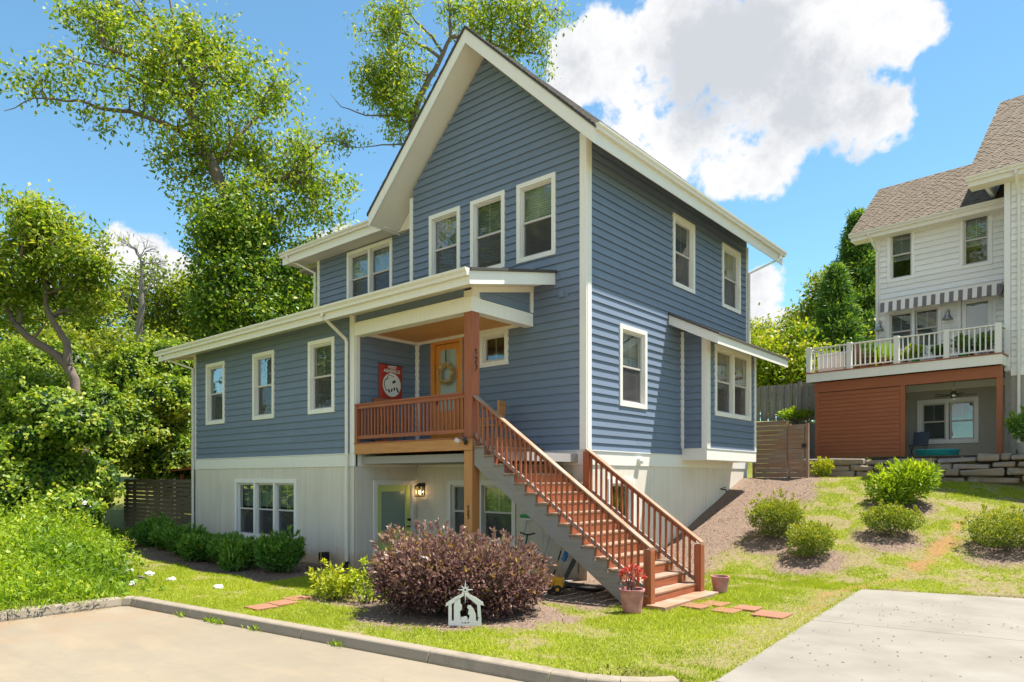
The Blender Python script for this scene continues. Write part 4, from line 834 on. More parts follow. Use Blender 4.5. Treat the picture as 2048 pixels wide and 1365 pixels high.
for sx in (-.35, .35):
    for sy in (-.2, .2): MB().box((sx-.03, sy-.03, 0), (sx+.03, sy+.03, .399)).build('leg', 'weather_z', tb)
sb = thing('storage_bin', 'white plastic storage bin with sloping lid at the balcony corner', 'storage bin', npt(.65, .85, DT), NROT)
mb = MB(); mb.box((-.42, -.4, 0), (.42, .4, .6)); mb.build('body', 'off_white', sb, bevel=.02); MB().hexa([(-.44,-.43,.601), (.44,-.43,.601), (.44,.42,.601), (-.44,.42,.601), (-.44,-.43,.66), (.44,-.43,.66), (.44,.42,.82), (-.44,.42,.82)]).build('lid', 'off_white', sb, bevel=.01)
for k in range(3): MB().box((-.35+k*.26, -.412, .12), (-.17+k*.26, -.401, .5)).build('panel', 'off_white', sb)
# ---- stone retaining wall: every stone its own mesh
SWL = thing('stone_wall', 'low dry stone retaining wall of flat field stones along the terrace', 'stone wall', npt(0, -1.3, 2.3), NROT)
sr = random.Random(11)
for row, (z0, hh) in enumerate(((-.22, .19), (-.02, .2), (.19, .18), (.38, .19))):
    u = .35-sr.uniform(0, .2)
    while u < 7.6:
        L = sr.choice((.25, .4, .6, .8, 1.0, 1.2))*sr.uniform(.85, 1.1); hgt = hh*sr.uniform(.8, 1.05); lift = .1*max(0, u-3)/4; J = lambda s_: sr.uniform(-s_, s_)
        tp_ = sr.uniform(.06, .2)*L*.5; yf = -.2+J(.09)
        o = MB().hexa([(-L/2+abs(J(tp_)), yf+J(.04), 0+J(.02)), (L/2-abs(J(tp_)), yf+J(.04), J(.02)), (L/2, .25, 0), (-L/2, .25, 0), (-L/2+abs(J(tp_)), yf+.03+J(.04), hgt+J(.05)), (L/2-abs(J(tp_)), yf+.05+J(.06), hgt+J(.05)), (L/2, .25, hgt), (-L/2, .25, hgt)]).build('stone', 'field_stone', SWL, loc=(u+L/2, .03*row, z0+lift)); o.rotation_euler = (0, J(.035), J(.05))
        sb_ = o.modifiers.new('sub', 'SUBSURF'); sb_.subdivision_type = 'SIMPLE'; sb_.levels = sb_.render_levels = 2; bv = o.modifiers.new('bevel', 'BEVEL'); bv.width = .035; bv.segments = 1; bv.limit_method = 'ANGLE'
        u += L+.012
mb = MB(); mb.box((.4, .2, -.3), (8, .5, .62)); mb.build('backfill', 'soil', SWL)
# ---- board gate between the two houses
GT = thing('board_gate', 'weathered brown horizontal board gate at the corner of the blue house', 'gate', (0, 9.2, 2.25))
gr_ = random.Random(4)
for k in range(12):
    for a, b in ((.2, 1.2), (1.215, 1.72)):
        top = 1.78-.0*a-.09*(a > 1)
        z = .05+k*.147
        if z+.13 < top+.03: MB().box((a+gr_.uniform(0, .01), -.02+gr_.uniform(-.004, .004), z), (b-gr_.uniform(0, .01), .005, z+.139)).build('board', 'weather_x', GT, bevel=.004)
for a in (.1, 1.2, 1.74): MB().box((a, .006, -.3), (a+.09, .1, 1.9 if a < .5 else 1.7)).build('post', 'weather_z' if a else 'cedar_z', GT)
MB().box((1.66, -.06, .95), (1.78, -.02, 1.06)).build('latch', 'black', GT)
# ---- picket fence further back
PK = thing('picket_fence', 'grey vertical board fence behind the gate, below the trees', 'fence', (0, 14, 4.4), math.radians(-3))
b0 = None
for k in range(30):
    x = -2.6+k*.155
    if b0 is None: b0 = MB().box((0, 0, 0), (.135, .02, 1.42)).build('picket', 'grey_z', PK, loc=(x, 0, 0))
    else: dup(b0, PK, (x, .03*(k % 2), gr_.uniform(-.02, .02)))
for z in (.25, 1.15): MB().box((-2.6, .055, z), (2.1, .1, z+.09)).build('rail', 'grey_x', PK)
MB().box((-.05, -.05, -.3), (.07, -.005, 1.5)).build('post', 'grey_z', PK)
# ---- slatted fence and lean-to left of the wing
FN = thing('slatted_fence', 'mossy horizontal slat fence left of the house wing', 'fence', (-18, -1.6, .1))
for k in range(14):
    z = .02+k*.152; x = -3.2
    for L in (.8, 2.6, 2.55): MB().box((x+.004, -.02+gr_.uniform(-.006, .006), z+gr_.uniform(-.006, .006)), (x+L-.004, .002, z+.128)).build('slat', 'mossy_x', FN); x += L+.002
for x in (-3.1, -2.35, -1.2, 0, 1.1, 2.6): MB().box((x, .004, -.3), (x+.09, .09, 2.14)).build('post', 'mossy_z', FN)
LT = thing('lean_to', 'brown timber lean-to with sloping roof behind the slatted fence', 'shed', (-18, 0, 0))
MB().hexa([(-3,-.7,2.45), (3.8,-.7,2.75), (3.8,2.2,3.0), (-3,2.2,2.7), (-3,-.7,2.5), (3.8,-.7,2.8), (3.8,2.2,3.05), (-3,2.2,2.75)]).build('roof', 'cedar_x', LT)
for x in (-2.8, -.5, 1.8, 3.5): MB().box((x, -.6, 0), (x+.1, -.5, 2.42)).build('post', 'cedar_z', LT)
MB().bar((2.6, -.62, 2.2), (3.6, -.62, 2.75), .06, .09).build('brace', 'cedar_x', LT); MB().box((-2.9, 1.9, 0), (3.7, 2.0, 2.6)).build('back_panel', 'paver_red', LT)
# ---- neighbouring roof peeping over the vines
RB = thing('far_garage', 'small building with pale roof edge half buried in vines', 'garage', tuple(at(-130, 1010, 29)), .5)
MB().box((-2.2, -1.6, -1), (2.2, 1.6, 3.2)).build('wall', 'stucco_taupe', RB)
for s_ in (-1, 1): MB().hexa([(-2.6,0,4.7), (2.6,0,4.7), (2.6,s_*2.1,3.0), (-2.6,s_*2.1,3.0), (-2.6,0,4.8), (2.6,0,4.8), (2.6,s_*2.1,3.1), (-2.6,s_*2.1,3.1)]).build('roof', 'grey_plastic', RB)

# ================================================================ plants
foliage('leaf_tree', [(0, (.06, .125, .012)), (.4, (.155, .245, .02)), (.75, (.28, .35, .03)), (1, (.45, .44, .06))], .45)
foliage('leaf_far', [(0, (.06, .11, .014)), (.4, (.15, .215, .020)), (.8, (.27, .31, .03)), (1, (.38, .38, .05))], .42)
foliage('leaf_vine', [(0, (.04, .10, .012)), (.4, (.13, .23, .020)), (.75, (.27, .36, .03)), (1, (.45, .46, .06))], .42)
foliage('leaf_weed', [(0, (.05, .12, .010)), (.45, (.19, .31, .016)), (.8, (.34, .44, .025)), (1, (.52, .54, .05))], .42)
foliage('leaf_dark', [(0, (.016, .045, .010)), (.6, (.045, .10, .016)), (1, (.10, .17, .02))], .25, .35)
foliage('leaf_laurel', [(0, (.04, .12, .022)), (.6, (.13, .27, .04)), (1, (.30, .42, .06))], .32, .35)
foliage('leaf_purple', [(0, (.05, .03, .03)), (.3, (.14, .07, .068)), (.6, (.27, .15, .13)), (.84, (.36, .235, .16)), (.92, (.20, .21, .05)), (1, (.50, .30, .06))], .25, .45)
foliage('leaf_azalea', [(0, (.07, .12, .02)), (.5, (.20, .26, .030)), (1, (.46, .42, .05))], .38)
foliage('leaf_bright', [(0, (.10, .20, .014)), (.5, (.26, .38, .022)), (1, (.48, .54, .035))], .42)
foliage('leaf_yellow', [(0, (.20, .27, .02)), (.5, (.42, .45, .03)), (1, (.62, .56, .06))], .42)
foliage('leaf_gold', [(0, (.09, .17, .012)), (.5, (.24, .32, .018)), (1, (.50, .45, .03))], .42)
foliage('leaf_conifer', [(0, (.035, .10, .025)), (.55, (.13, .24, .035)), (1, (.32, .40, .045))], .35)
foliage('leaf_red', [(0, (.38, .03, .03)), (1, (.62, .13, .11))], .35)
foliage('grass', [(0, (.15, .20, .014)), (.45, (.32, .39, .02)), (.8, (.46, .50, .032)), (1, (.55, .48, .11))], .4, .6)
foliage('mulch_chip', [(0, (.09, .055, .038)), (.5, (.20, .13, .09)), (1, (.36, .26, .19))], .0, .9)
def leaf_mesh(name, P, D, N, L, Wd, tint, bend=.0):
    """one leaf (four corners) per row: base P, pointing D, facing N"""
    D = D/np.linalg.norm(D, axis=1, keepdims=True); S = np.cross(D, N); S /= np.linalg.norm(S, axis=1, keepdims=True)+1e-9; U = np.cross(S, D)
    L = np.broadcast_to(L, len(P))[:, None]; Wd = np.broadcast_to(Wd, len(P))[:, None]
    m = P+D*L*.45+U*L*bend; co_ = np.stack([P, m+S*Wd/2, P+D*L-U*L*bend, m-S*Wd/2], 1).reshape(-1, 3)
    return raw_mesh(name, co_, np.arange(len(P)*4).reshape(-1, 4), {'tint': np.repeat(np.clip(tint, 0, 1), 4)})
def unit(n, g=None):
    v = (g or RNG).normal(size=(n, 3)); return v/np.linalg.norm(v, axis=1, keepdims=True)
def cloud(centers, per, spread, L, Wd, tint0, tvar=.18, droop=.3, up=.6, g=None, lvar=.35):
    g = g or RNG; n = len(centers)*per; C_ = np.repeat(centers, per, 0); off = g.normal(size=(n, 3))*np.asarray(spread); P = C_+off
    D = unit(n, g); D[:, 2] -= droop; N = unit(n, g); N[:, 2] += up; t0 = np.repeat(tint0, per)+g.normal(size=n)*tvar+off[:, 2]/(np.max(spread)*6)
    return P, D, N, L*(1+lvar*g.uniform(-1, 1, n)), Wd*(1+lvar*g.uniform(-1, 1, n)), t0
def merge(*cs): return [np.concatenate(x) for x in zip(*cs)]
def tubes_obj(name, paths, mat, parent): 
    mb = MB()
    for pts, rad, k in paths: mb.tube(pts, rad, k, cap=False)
    return mb.build(name, mat, parent, smooth=True)
def jitter(a, b, n, amt, g, sag=0):
    a = np.asarray(a); b = np.asarray(b); t_ = np.linspace(0, 1, n)[:, None]; p = a+(b-a)*t_; L = np.linalg.norm(b-a)
    p[1:-1] += g.normal(size=(n-2, 3))*amt*L; p[:, 2] += sag*L*np.sin(t_[:, 0]*math.pi); return p
def tree(name, label, limbs, blobs, leafL, leafW, mat, cat='tree', group=None, barkmat='bark', seed=1, per=26, spread=.5, droop=.35, tint=.45, ncl=300, twig=.012, secr=.05, nsec=None, tvar=.2, base=None, gap=.3, gap_s=.55):
    """limbs: [([(px,py,depth)..], r0, r1)], blobs: [(px,py,depth,rx_px,ry_px,rz_m,weight)]"""
    g = np.random.default_rng(seed); L3 = [(np.array([at(*p) for p in pts]), r0, r1) for pts, r0, r1 in limbs]
    b = base if base is not None else L3[0][0][0]; T = thing(name, label, cat, tuple(b), 0, group); paths = []; sk = []
    for pts, r0, r1 in L3:
        q = [pts[0]]
        for a, c in zip(pts, pts[1:]): q += list(jitter(a, c, 4, .02, g)[1:])
        q = np.array(q); paths.append((q-b, np.linspace(r0, r1, len(q)), 8)); sk.append(q)
    sk = np.concatenate(sk); ws = np.array([x[6] for x in blobs], float); ws /= ws.sum(); cen = []
    for (px, py, d, rx, ry, rz, w), f in zip(blobs, ws):
        n = max(2, int(ncl*f)); c = at(px, py, d); k = d/F; u = unit(n, g)*(g.uniform(.12, 1, n)**.45)[:, None]; u *= np.array([1+.55*mnoise.noise(Vector((a_*2+px, b_*2, c_*2+py))) for a_, b_, c_ in u])[:, None]
        cen.append(c+u[:, :1]*rx*k*RD+u[:, 1:2]*rz*VD+u[:, 2:]*ry*k*np.array([0, 0, 1.]))
    cen = np.concatenate(cen); sc_ = gap_s/np.median([x[2] for x in blobs])*30; nz = np.array([mnoise.noise(Vector(c_)*sc_+Vector((seed, 0, 0))) for c_ in cen]); cen = cen[nz > np.quantile(nz, gap)]; ns = nsec or max(4, len(cen)//9); pick = cen[g.choice(len(cen), ns, replace=False)]; sec = []
    for p in pick:
        d = np.linalg.norm(sk-p, axis=1)+np.clip(sk[:, 2]-p[2], 0, None)*.8; a = sk[d.argmin()]; e = a+(p-a)*.82; pth = jitter(a, e, 5, .05, g, .06); paths.append((pth-b, np.linspace(secr, secr*.3, 5), 5)); sec.append(pth[1:])
    sec = np.concatenate(sec)
    for p in cen: a = sec[np.linalg.norm(sec-p, axis=1).argmin()]; paths.append((jitter(a, p, 3, .06, g)-b, [twig, twig*.7, twig*.3], 3))
    tubes_obj('trunk', paths, barkmat, T)
    if per:
        P, D, N, LL, WW, tt = cloud(cen-b, per, (spread, spread, spread*.75), leafL, leafW, np.clip(g.normal(tint, .16, len(cen)), .02, .95), tvar, droop, .7, g)
        link('crown', leaf_mesh('crown', P, D, N, LL, WW, tt, .06), mat, T)
    return T
Z6 = lambda x, y, d=34: (x/2.695, y/2.695, d)
tree('tall_tree', 'very tall leaning tree with loose sprays of leaves rising above the house wing',
     [([Z6(1330, 1950), Z6(1270, 1500), Z6(1210, 1040), Z6(1150, 900), Z6(1080, 770), Z6(1040, 640), Z6(960, 530), Z6(800, 350, 33), Z6(560, 255, 32)], .42, .05),
      ([Z6(1080, 770), Z6(900, 670, 33), Z6(700, 600, 32), Z6(560, 590, 31.5), Z6(440, 545, 31), Z6(340, 545, 31), Z6(180, 530, 30.5), Z6(20, 600, 30)], .13, .015),
      ([Z6(960, 530), Z6(1060, 490, 34), Z6(980, 340, 34), Z6(870, 200, 34), Z6(720, 0, 34)], .17, .04), ([Z6(1040, 640), Z6(1040, 330, 35), Z6(940, 200, 35), Z6(900, -60, 35)], .15, .04),
      ([Z6(800, 465, 33), Z6(640, 370, 32), Z6(480, 340, 31), Z6(240, 250, 30)], .08, .012), ([Z6(1150, 900), Z6(1300, 720, 35), Z6(1450, 560, 36), Z6(1600, 430, 36)], .14, .02), ([Z6(1210, 1040), Z6(1540, 960, 34), Z6(1620, 880, 34), Z6(1760, 760, 34)], .14, .02)],
     [(320,100,34,150,95,3.2,9), (215,50,33,85,50,2,3), (400,150,34,120,95,3,8), (520,185,35,85,65,2.5,4.5), (300,200,33,85,60,2.5,3.5), (45,165,30.5,45,38,1,.8), (120,150,31,55,40,1,.9), (200,235,31.5,45,35,1,.5), (430,260,34,105,70,3,6.5), (370,320,34,60,55,2,2.5),
      (560,320,35,100,65,2.5,5), (645,375,35,65,45,2,2.6), (470,390,34,105,65,2.5,6), (620,450,35,75,50,2,2.8), (500,480,34,115,60,2.5,5), (400,390,33,45,35,1.5,1.2), (590,250,35,35,35,1.5,1)],
     .25, .115, 'leaf_tree', seed=3, gap=.36, per=23, spread=.37, ncl=1650, tint=.56, secr=.055, nsec=150, base=np.array([*at(497, 720, 34)[:2], 1.5]))
tree('vine_covered_tree', 'dark trunk thickly wrapped in climbing vines behind the house wing', [([(520, 900, 33), (500, 700, 33), (480, 560, 33), (470, 480, 33)], .35, .1)],
     [(470,540,33,75,80,2,6), (440,620,32.5,50,90,1.5,6), (500,640,33,90,70,2,5), (560,600,34,80,70,2,4), (605,560,35,55,60,2,3), (600,640,35,60,50,2,3), (480,450,33,60,50,2,3.5), (430,480,33,40,50,1.5,2)], .19, .12, 'leaf_vine', seed=8, per=44, spread=.4, ncl=900, gap=.15, tint=.42, tvar=.24, droop=.6, base=np.array([*at(510, 800, 33)[:2], 1.5]))
Z1 = lambda x, y, d=44: (600+x/3.413, y/3.413, d)
tree('leafy_tree', 'tall open tree with drooping yellow-green leaves behind the gable', [([(850, 800, 44), (835, 500, 44), Z1(770, 860), Z1(770, 780), Z1(850, 600), Z1(960, 400), Z1(1030, 250), Z1(1010, 0)], .36, .06), ([Z1(770, 780), Z1(690, 660), Z1(600, 660, 43)], .09, .02), ([Z1(960, 400), Z1(800, 300, 43), Z1(700, 200, 43), Z1(640, 120, 43)], .11, .02), ([Z1(980, 380), Z1(900, 250), Z1(790, 150), Z1(700, 0)], .1, .03),
      ([Z1(760, 850), Z1(640, 790, 43), Z1(450, 790, 42), Z1(280, 730, 42), Z1(200, 640, 42)], .08, .008), ([Z1(760, 980), Z1(560, 990, 43), Z1(330, 1010, 42)], .07, .012), ([Z1(1030, 250), Z1(1300, 300, 45), Z1(1480, 360, 45), Z1(1700, 380, 45)], .13, .02), ([Z1(1480, 360, 45), Z1(1650, 200, 45), Z1(1740, 60, 45)], .08, .02)],
     [(760,55,43,50,45,1.6,4), (840,30,44,80,40,2,5), (765,150,43,50,60,1.6,5), (810,110,43.5,55,60,2,4), (920,40,44,60,50,2,4), (1000,40,45,75,60,2,7), (1075,50,45,60,60,2,6), (1100,110,45,40,40,1.6,2), (1040,110,45,45,35,1.5,3), (800,210,43,45,45,1.5,3), (745,165,42.5,30,45,1,1.5), (690,270,42,45,22,1,1), (790,260,43,25,22,1,.8), (640,300,42,35,30,1,.8), (860,-30,44,200,40,3,3)],
     .27, .115, 'leaf_tree', seed=12, gap=.42, per=23, spread=.38, ncl=1000, tint=.6, droop=.6, secr=.05, nsec=90, base=np.array([*at(850, 800, 44)[:2], 2.3]))
Z7 = lambda x, y, d=24: (x/2.626, 380+y/2.626, d)
tree('forked_tree', 'leaning forked tree with bare rough trunks among the vines', [([(168, 960, 24), Z7(425, 1250), Z7(415, 1110), Z7(370, 950), Z7(300, 870), Z7(170, 790), Z7(70, 700), Z7(30, 610), Z7(60, 480, 23.5), Z7(120, 300, 23)], .21, .05), ([Z7(360, 920), Z7(350, 800), Z7(280, 700), Z7(240, 600), Z7(230, 430), Z7(260, 260)], .15, .03), ([Z7(170, 790), Z7(210, 740), Z7(240, 700)], .06, .02), ([Z7(100, 700), Z7(110, 650), Z7(40, 560), Z7(-20, 420)], .09, .03)],
     [(40,480,24,55,55,1.6,6), (100,460,24,55,45,1.6,5), (50,420,24,45,30,1.2,2.5), (150,520,24,55,45,1.5,4), (190,545,24.5,38,28,1,1.4), (60,560,24,70,45,1.6,5), (140,600,24.5,70,40,1.6,4), (10,610,24,40,60,1.5,3), (190,470,24,25,20,.8,.6)], .18, .085, 'leaf_tree', seed=21, gap=.28, per=24, spread=.25, ncl=950, tint=.58, secr=.035, nsec=90, base=np.array([*at(160, 810, 24)[:2], 1.0]))
# a dead tree, bare twigs only
def bare(g, a, d, L, r, depth, out):
    e = a+d*L; out.append((jitter(a, e, 4, .04, g), np.linspace(r, r*.62, 4), 5))
    if depth == 0: return
    for k in range(3 if depth > 1 else 2):
        n = d+g.normal(size=3)*.48; n[2] += .12; n /= np.linalg.norm(n); bare(g, e-d*L*g.uniform(0, .35), n, L*g.uniform(.55, .8), r*.55, depth-1, out)
g = np.random.default_rng(5); out = []; b = at(277, 800, 31); out.append((jitter(b, at(283, 560, 31), 6, .01, g), np.linspace(.2, .12, 6), 8)); bare(g, at(283, 565, 31), np.array([.03, 0, 1.]), .95, .085, 5, out); bare(g, at(281, 600, 31), RD*.6+np.array([0, 0, .8]), .8, .05, 3, out); bare(g, at(280, 640, 31), -RD*.7+np.array([0, 0, .7]), .7, .045, 3, out)
T = thing('dead_tree', 'leafless dead tree with bare forking twigs standing among green trees', 'tree', tuple(b)); tubes_obj('trunk', [(p-b, r, k) for p, r, k in out], 'bark_pale', T)
# woodland trees behind
far = [('broad green tree behind the forked tree trunks', (45, 650, 44), (95, 85)), ('rounded green tree between the forked tree and the dead tree', (190, 640, 46), (85, 80)), ('low spreading green tree under the dead tree', (215, 730, 40), (80, 60)), ('yellow-green tree directly behind the dead tree', (315, 610, 48), (75, 80)),
       ('shaded green tree next to the vine-wrapped trunk', (385, 640, 47), (55, 100)), ('low dark tree behind the vine bank near the wing eave', (330, 730, 42), (80, 55)), ('dense green tree behind the vines at the edge of the wood', (40, 770, 36), (90, 60)), ('light green tree rising above the wing roof beside the vines', (600, 560, 48), (75, 80)), ('leafy tree filling the gap under the forked trunks', (110, 720, 40), (60, 60))]
for i, (lab, (px, py, d), (rx, ry)) in enumerate(far):
    k = d/F; bl = [(px, py, d, rx*.8, ry*.8, rx*k*.6, 5)]+[(px+rx*math.cos(a)*.62, py+ry*math.sin(a)*.55, d-.8+1.6*(j % 2), rx*.45, ry*.45, rx*k*.35, 2) for j, a in enumerate(np.linspace(.4*i, .4*i+5.2, 6))]
    tree('woodland_tree', lab, [([(px, py+ry*1.5, d), (px+6, py+ry*.6, d), (px-4, py, d), (px+3, py-ry*.6, d)], .22, .05)], bl, .26, .15, 'leaf_far', seed=40+i, per=30, spread=.55, ncl=330, tint=.42+.08*(i % 3), tvar=.2, twig=.015, group='trees of the wood behind the house', base=np.array([*at(px, 900, d)[:2], 2.0]))
# right-hand trees
def conifer(name, label, px, d, ytop, ybot, rbot, n, seed):
    g = np.random.default_rng(seed); top = at(px, ytop, d); bot = at(px, ybot, d); T = thing(name, label, 'tree', tuple(bot)); MB().tube([(0, 0, -2), (0, 0, (top-bot)[2]*.5), tuple(top-bot)], [.28, .15, .02], 8).build('trunk', 'bark', T)
    f = g.uniform(0, 1, n)**.75; a = g.uniform(0, 6.283, n); R_ = rbot*(1-f)*(.78+.22*np.sin(f*46+np.sin(a*3)*1.5))*g.uniform(.45, 1, n)**.5+.08; P = np.stack([np.cos(a)*R_, np.sin(a)*R_, f*(top-bot)[2]-.1*R_], 1)
    P_, D, N, LL, WW, tt = cloud(P, 16, (.16, .16, .16), .24, .055, np.clip(g.normal(.42, .2, n)+.25*(R_/rbot-.4), 0, 1), .15, .0, .4, g); D += np.stack([np.cos(np.repeat(a, 16)), np.sin(np.repeat(a, 16)), .5+0*np.repeat(a, 16)], 1)*.8
    link('crown', leaf_mesh('crown', P_, D, N, LL, WW, tt), 'leaf_conifer', T)
conifer('conifer', 'tall pointed conifer beside the white house wall', 1715, 40, 432, 820, 4.3, 3300, 61)
conifer('conifer', 'shorter conifer with bright tips in front of the tall one, left of the white house', 1672, 38, 540, 820, 3.0, 1900, 62)
tree('broadleaf_tree', 'green tree with yellow sunlit top behind the grey board fence', [([(1560, 860, 33), (1565, 760, 33), (1570, 690, 33)], .16, .05)], [(1545,720,33,55,45,1.6,4), (1590,690,33,45,42,1.4,4), (1612,740,33,45,50,1.4,4), (1560,760,33,60,40,1.5,4), (1545,810,34,60,35,1.5,3), (1610,815,34,45,35,1.5,3), (1625,690,33.5,28,28,1,1.4)], .2, .12, 'leaf_gold', seed=71, per=34, spread=.34, ncl=520, tint=.48, base=np.array([*at(1565, 800, 33)[:2], 4.2]))
tree('broadleaf_tree', 'dark green tree mass between the conifers and the yellow-topped tree', [([(1640, 860, 42), (1640, 720, 42), (1650, 650, 42)], .2, .05)], [(1640,650,42,50,50,2,4), (1610,690,43,50,40,2,3), (1690,700,40,60,50,2,4), (1700,620,41,55,60,2,5), (1660,590,41,35,40,1.5,2.5), (1600,640,44,22,18,1,.7)], .25, .14, 'leaf_far', seed=72, per=30, spread=.42, ncl=800, tint=.5, base=np.array([*at(1640, 800, 42)[:2], 4.2]))
tree('broadleaf_tree', 'pale green tree seen low above the bay window roof', [([(1510, 860, 46), (1510, 720, 46), (1512, 680, 46)], .18, .05)], [(1510,690,46,38,35,2,4), (1540,665,47,38,22,2,3), (1500,740,45,45,45,2,3), (1575,660,48,30,18,2,2)], .26, .15, 'leaf_far', seed=73, per=30, spread=.45, ncl=330, tint=.62, base=np.array([*at(1510, 800, 46)[:2], 4.2]))
# trees across the road, seen only mirrored in the windows
src = [o for o in bpy.data.objects if o.name.startswith('woodland_tree')]
for i, (x, y, s_) in enumerate([(-24, -30, 2.0), (-33, -36, 2.4), (-42, -30, 2.2), (-17, -42, 2.4), (-29, -47, 2.7), (-50, -26, 2.2), (-46, -16, 2.0)]):
    o = src[i % 5]; c = dup(o, None, (x, y, -2.0)); c.scale = (s_, s_, s_); c.rotation_euler = (0, 0, i*1.3); tag(c, ['broad', 'rounded', 'spreading', 'yellow-green', 'tall', 'leaning', 'dense'][i]+' roadside tree across the road, facing the house', 'tree', 'trees across the road')
    for ch_ in o.children: dup(ch_, c)
# ---- vine bank
def mound(name, label, blobs, n, L, Wd, mat, seed, tint=.5, tvar=.22, core='leaf_dark'):
    g = np.random.default_rng(seed); Ps = []; Ds = []; Ns = []; ts = []; mb = MB(); areas = np.array([b[3]*b[4]*(b[2]/F)**2 for b in blobs]); areas /= areas.sum()
    for j, (px, py, d, rx, ry, rz) in enumerate(blobs):
        c = at(px, py, d); k = d/F; m = int(n*areas[j]); u = unit(m, g); u[:, 1] = -np.abs(u[:, 1]*.8)-.02*0; u /= np.linalg.norm(u, axis=1, keepdims=True)
        lump = np.array([1+.30*mnoise.noise(Vector((x*2.6+j, y*2.6, z*2.6)))+.2*mnoise.noise(Vector((x*7+j, y*7, z*7))) for x, y, z in u]); R_ = np.array([rx*k, rz, ry*k])*(lump*g.uniform(.84, 1.1, m))[:, None]
        loc = u*R_; P = c+loc[:, :1]*RD+loc[:, 1:2]*VD+loc[:, 2:]*np.array([0, 0, 1.]); nw = u[:, :1]*RD+u[:, 1:2]*VD+u[:, 2:]*np.array([0, 0, 1.])
        Ps.append(P); Ns.append(nw*.9+unit(m, g)*.7+np.array([0, 0, .5])); Ds.append(unit(m, g)+np.array([0, 0, -.5])+nw*.3); ts.append(g.normal(tint, tvar, m)+(lump-1)*1.3)
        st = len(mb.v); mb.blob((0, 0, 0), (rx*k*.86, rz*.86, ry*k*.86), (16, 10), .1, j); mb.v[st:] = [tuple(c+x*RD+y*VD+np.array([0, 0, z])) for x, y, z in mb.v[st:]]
    base = np.concatenate(Ps); tips = base[g.choice(len(base), 420)]                # runners reaching out of the mass
    for q0 in tips:
        m = 26; t_ = g.uniform(0, 1, m)[:, None]; dr = unit(1, g)[0]*.8+np.array([0, 0, .9])-VD*.3; ln = g.uniform(.35, 1.1); P = q0+dr*t_*ln+np.array([0, 0, -.45])*ln*t_**2+g.normal(0, .05, (m, 3)); Ps.append(P); Ds.append(unit(m, g)+np.array([0, 0, -.2])); Ns.append(unit(m, g)+np.array([0, 0, .8])); ts.append(g.normal(tint+.2, .15, m))
    P = np.concatenate(Ps); me = leaf_mesh(name, P, np.concatenate(Ds), np.concatenate(Ns), L*g.uniform(.6, 1.3, len(P)), Wd*g.uniform(.6, 1.3, len(P)), np.concatenate(ts), .1)
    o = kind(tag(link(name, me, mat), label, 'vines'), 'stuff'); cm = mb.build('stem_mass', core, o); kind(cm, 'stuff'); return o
rv = random.Random(17); VB = []
for k in range(46):
    x_ = rv.uniform(-20, 375); dd = rv.uniform(20, 29); y_ = rv.uniform(735, 1010) if x_ < 235 else rv.uniform(720, 930); dd = dd if x_ < 235 else rv.uniform(28, 32)
    dd = max(dd, 15+(1010-y_)*.05); VB.append((x_, y_, dd, rv.uniform(22, 52), rv.uniform(.7, 1.5)))
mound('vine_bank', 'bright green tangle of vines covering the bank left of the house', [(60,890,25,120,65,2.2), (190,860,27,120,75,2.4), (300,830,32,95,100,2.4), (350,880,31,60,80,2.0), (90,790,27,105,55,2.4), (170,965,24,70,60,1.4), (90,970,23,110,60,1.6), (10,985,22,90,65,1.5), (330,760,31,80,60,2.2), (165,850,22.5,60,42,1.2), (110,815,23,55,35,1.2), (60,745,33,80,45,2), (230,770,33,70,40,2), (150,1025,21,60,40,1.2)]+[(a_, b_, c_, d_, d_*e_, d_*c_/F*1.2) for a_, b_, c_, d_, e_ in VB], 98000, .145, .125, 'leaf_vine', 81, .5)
# ---- weeds
g = np.random.default_rng(90); n = 8200; X = g.uniform(-17, -5.5, n); Y = g.uniform(-12, -3.2, n); keep = (Y < -7.75-.369*(X+5.3)+g.normal(0, .35, n)); hgt = np.clip(.25+(-5.5-X)*.16, .25, 1.3)*g.uniform(.45, 1.25, n)*(1+.45*fbm(X, Y, 1.1, 31))*(.35+.65*sstep(0, 1.6, -7.6-.369*(X+5.3)-Y)); X, Y, hgt = X[keep], Y[keep], hgt[keep]
base = np.stack([X, Y, np.asarray(height(X, Y))], 1); m = 16; rep = np.repeat(base, m, 0); f = g.uniform(.1, 1, len(rep)); hh = np.repeat(hgt, m); P = rep+np.stack([g.normal(0, .06, len(rep)), g.normal(0, .06, len(rep)), f*hh], 1); D = unit(len(P), g)*.9; D[:, 2] += .45
me = leaf_mesh('weeds', P, D, unit(len(P), g)+np.array([0, 0, .6]), g.uniform(.07, .2, len(P)), g.choice([.014, .03, .075], len(P), p=[.4, .4, .2]), np.clip(.02+.6*f+.35*np.repeat(fbm(X, Y, .9, 33), m)+g.normal(0, .16, len(P)), 0, 1), .05)
o = kind(tag(link('weeds', me, 'leaf_weed'), 'tall bright green weeds growing behind the left kerb', 'weeds'), 'stuff')
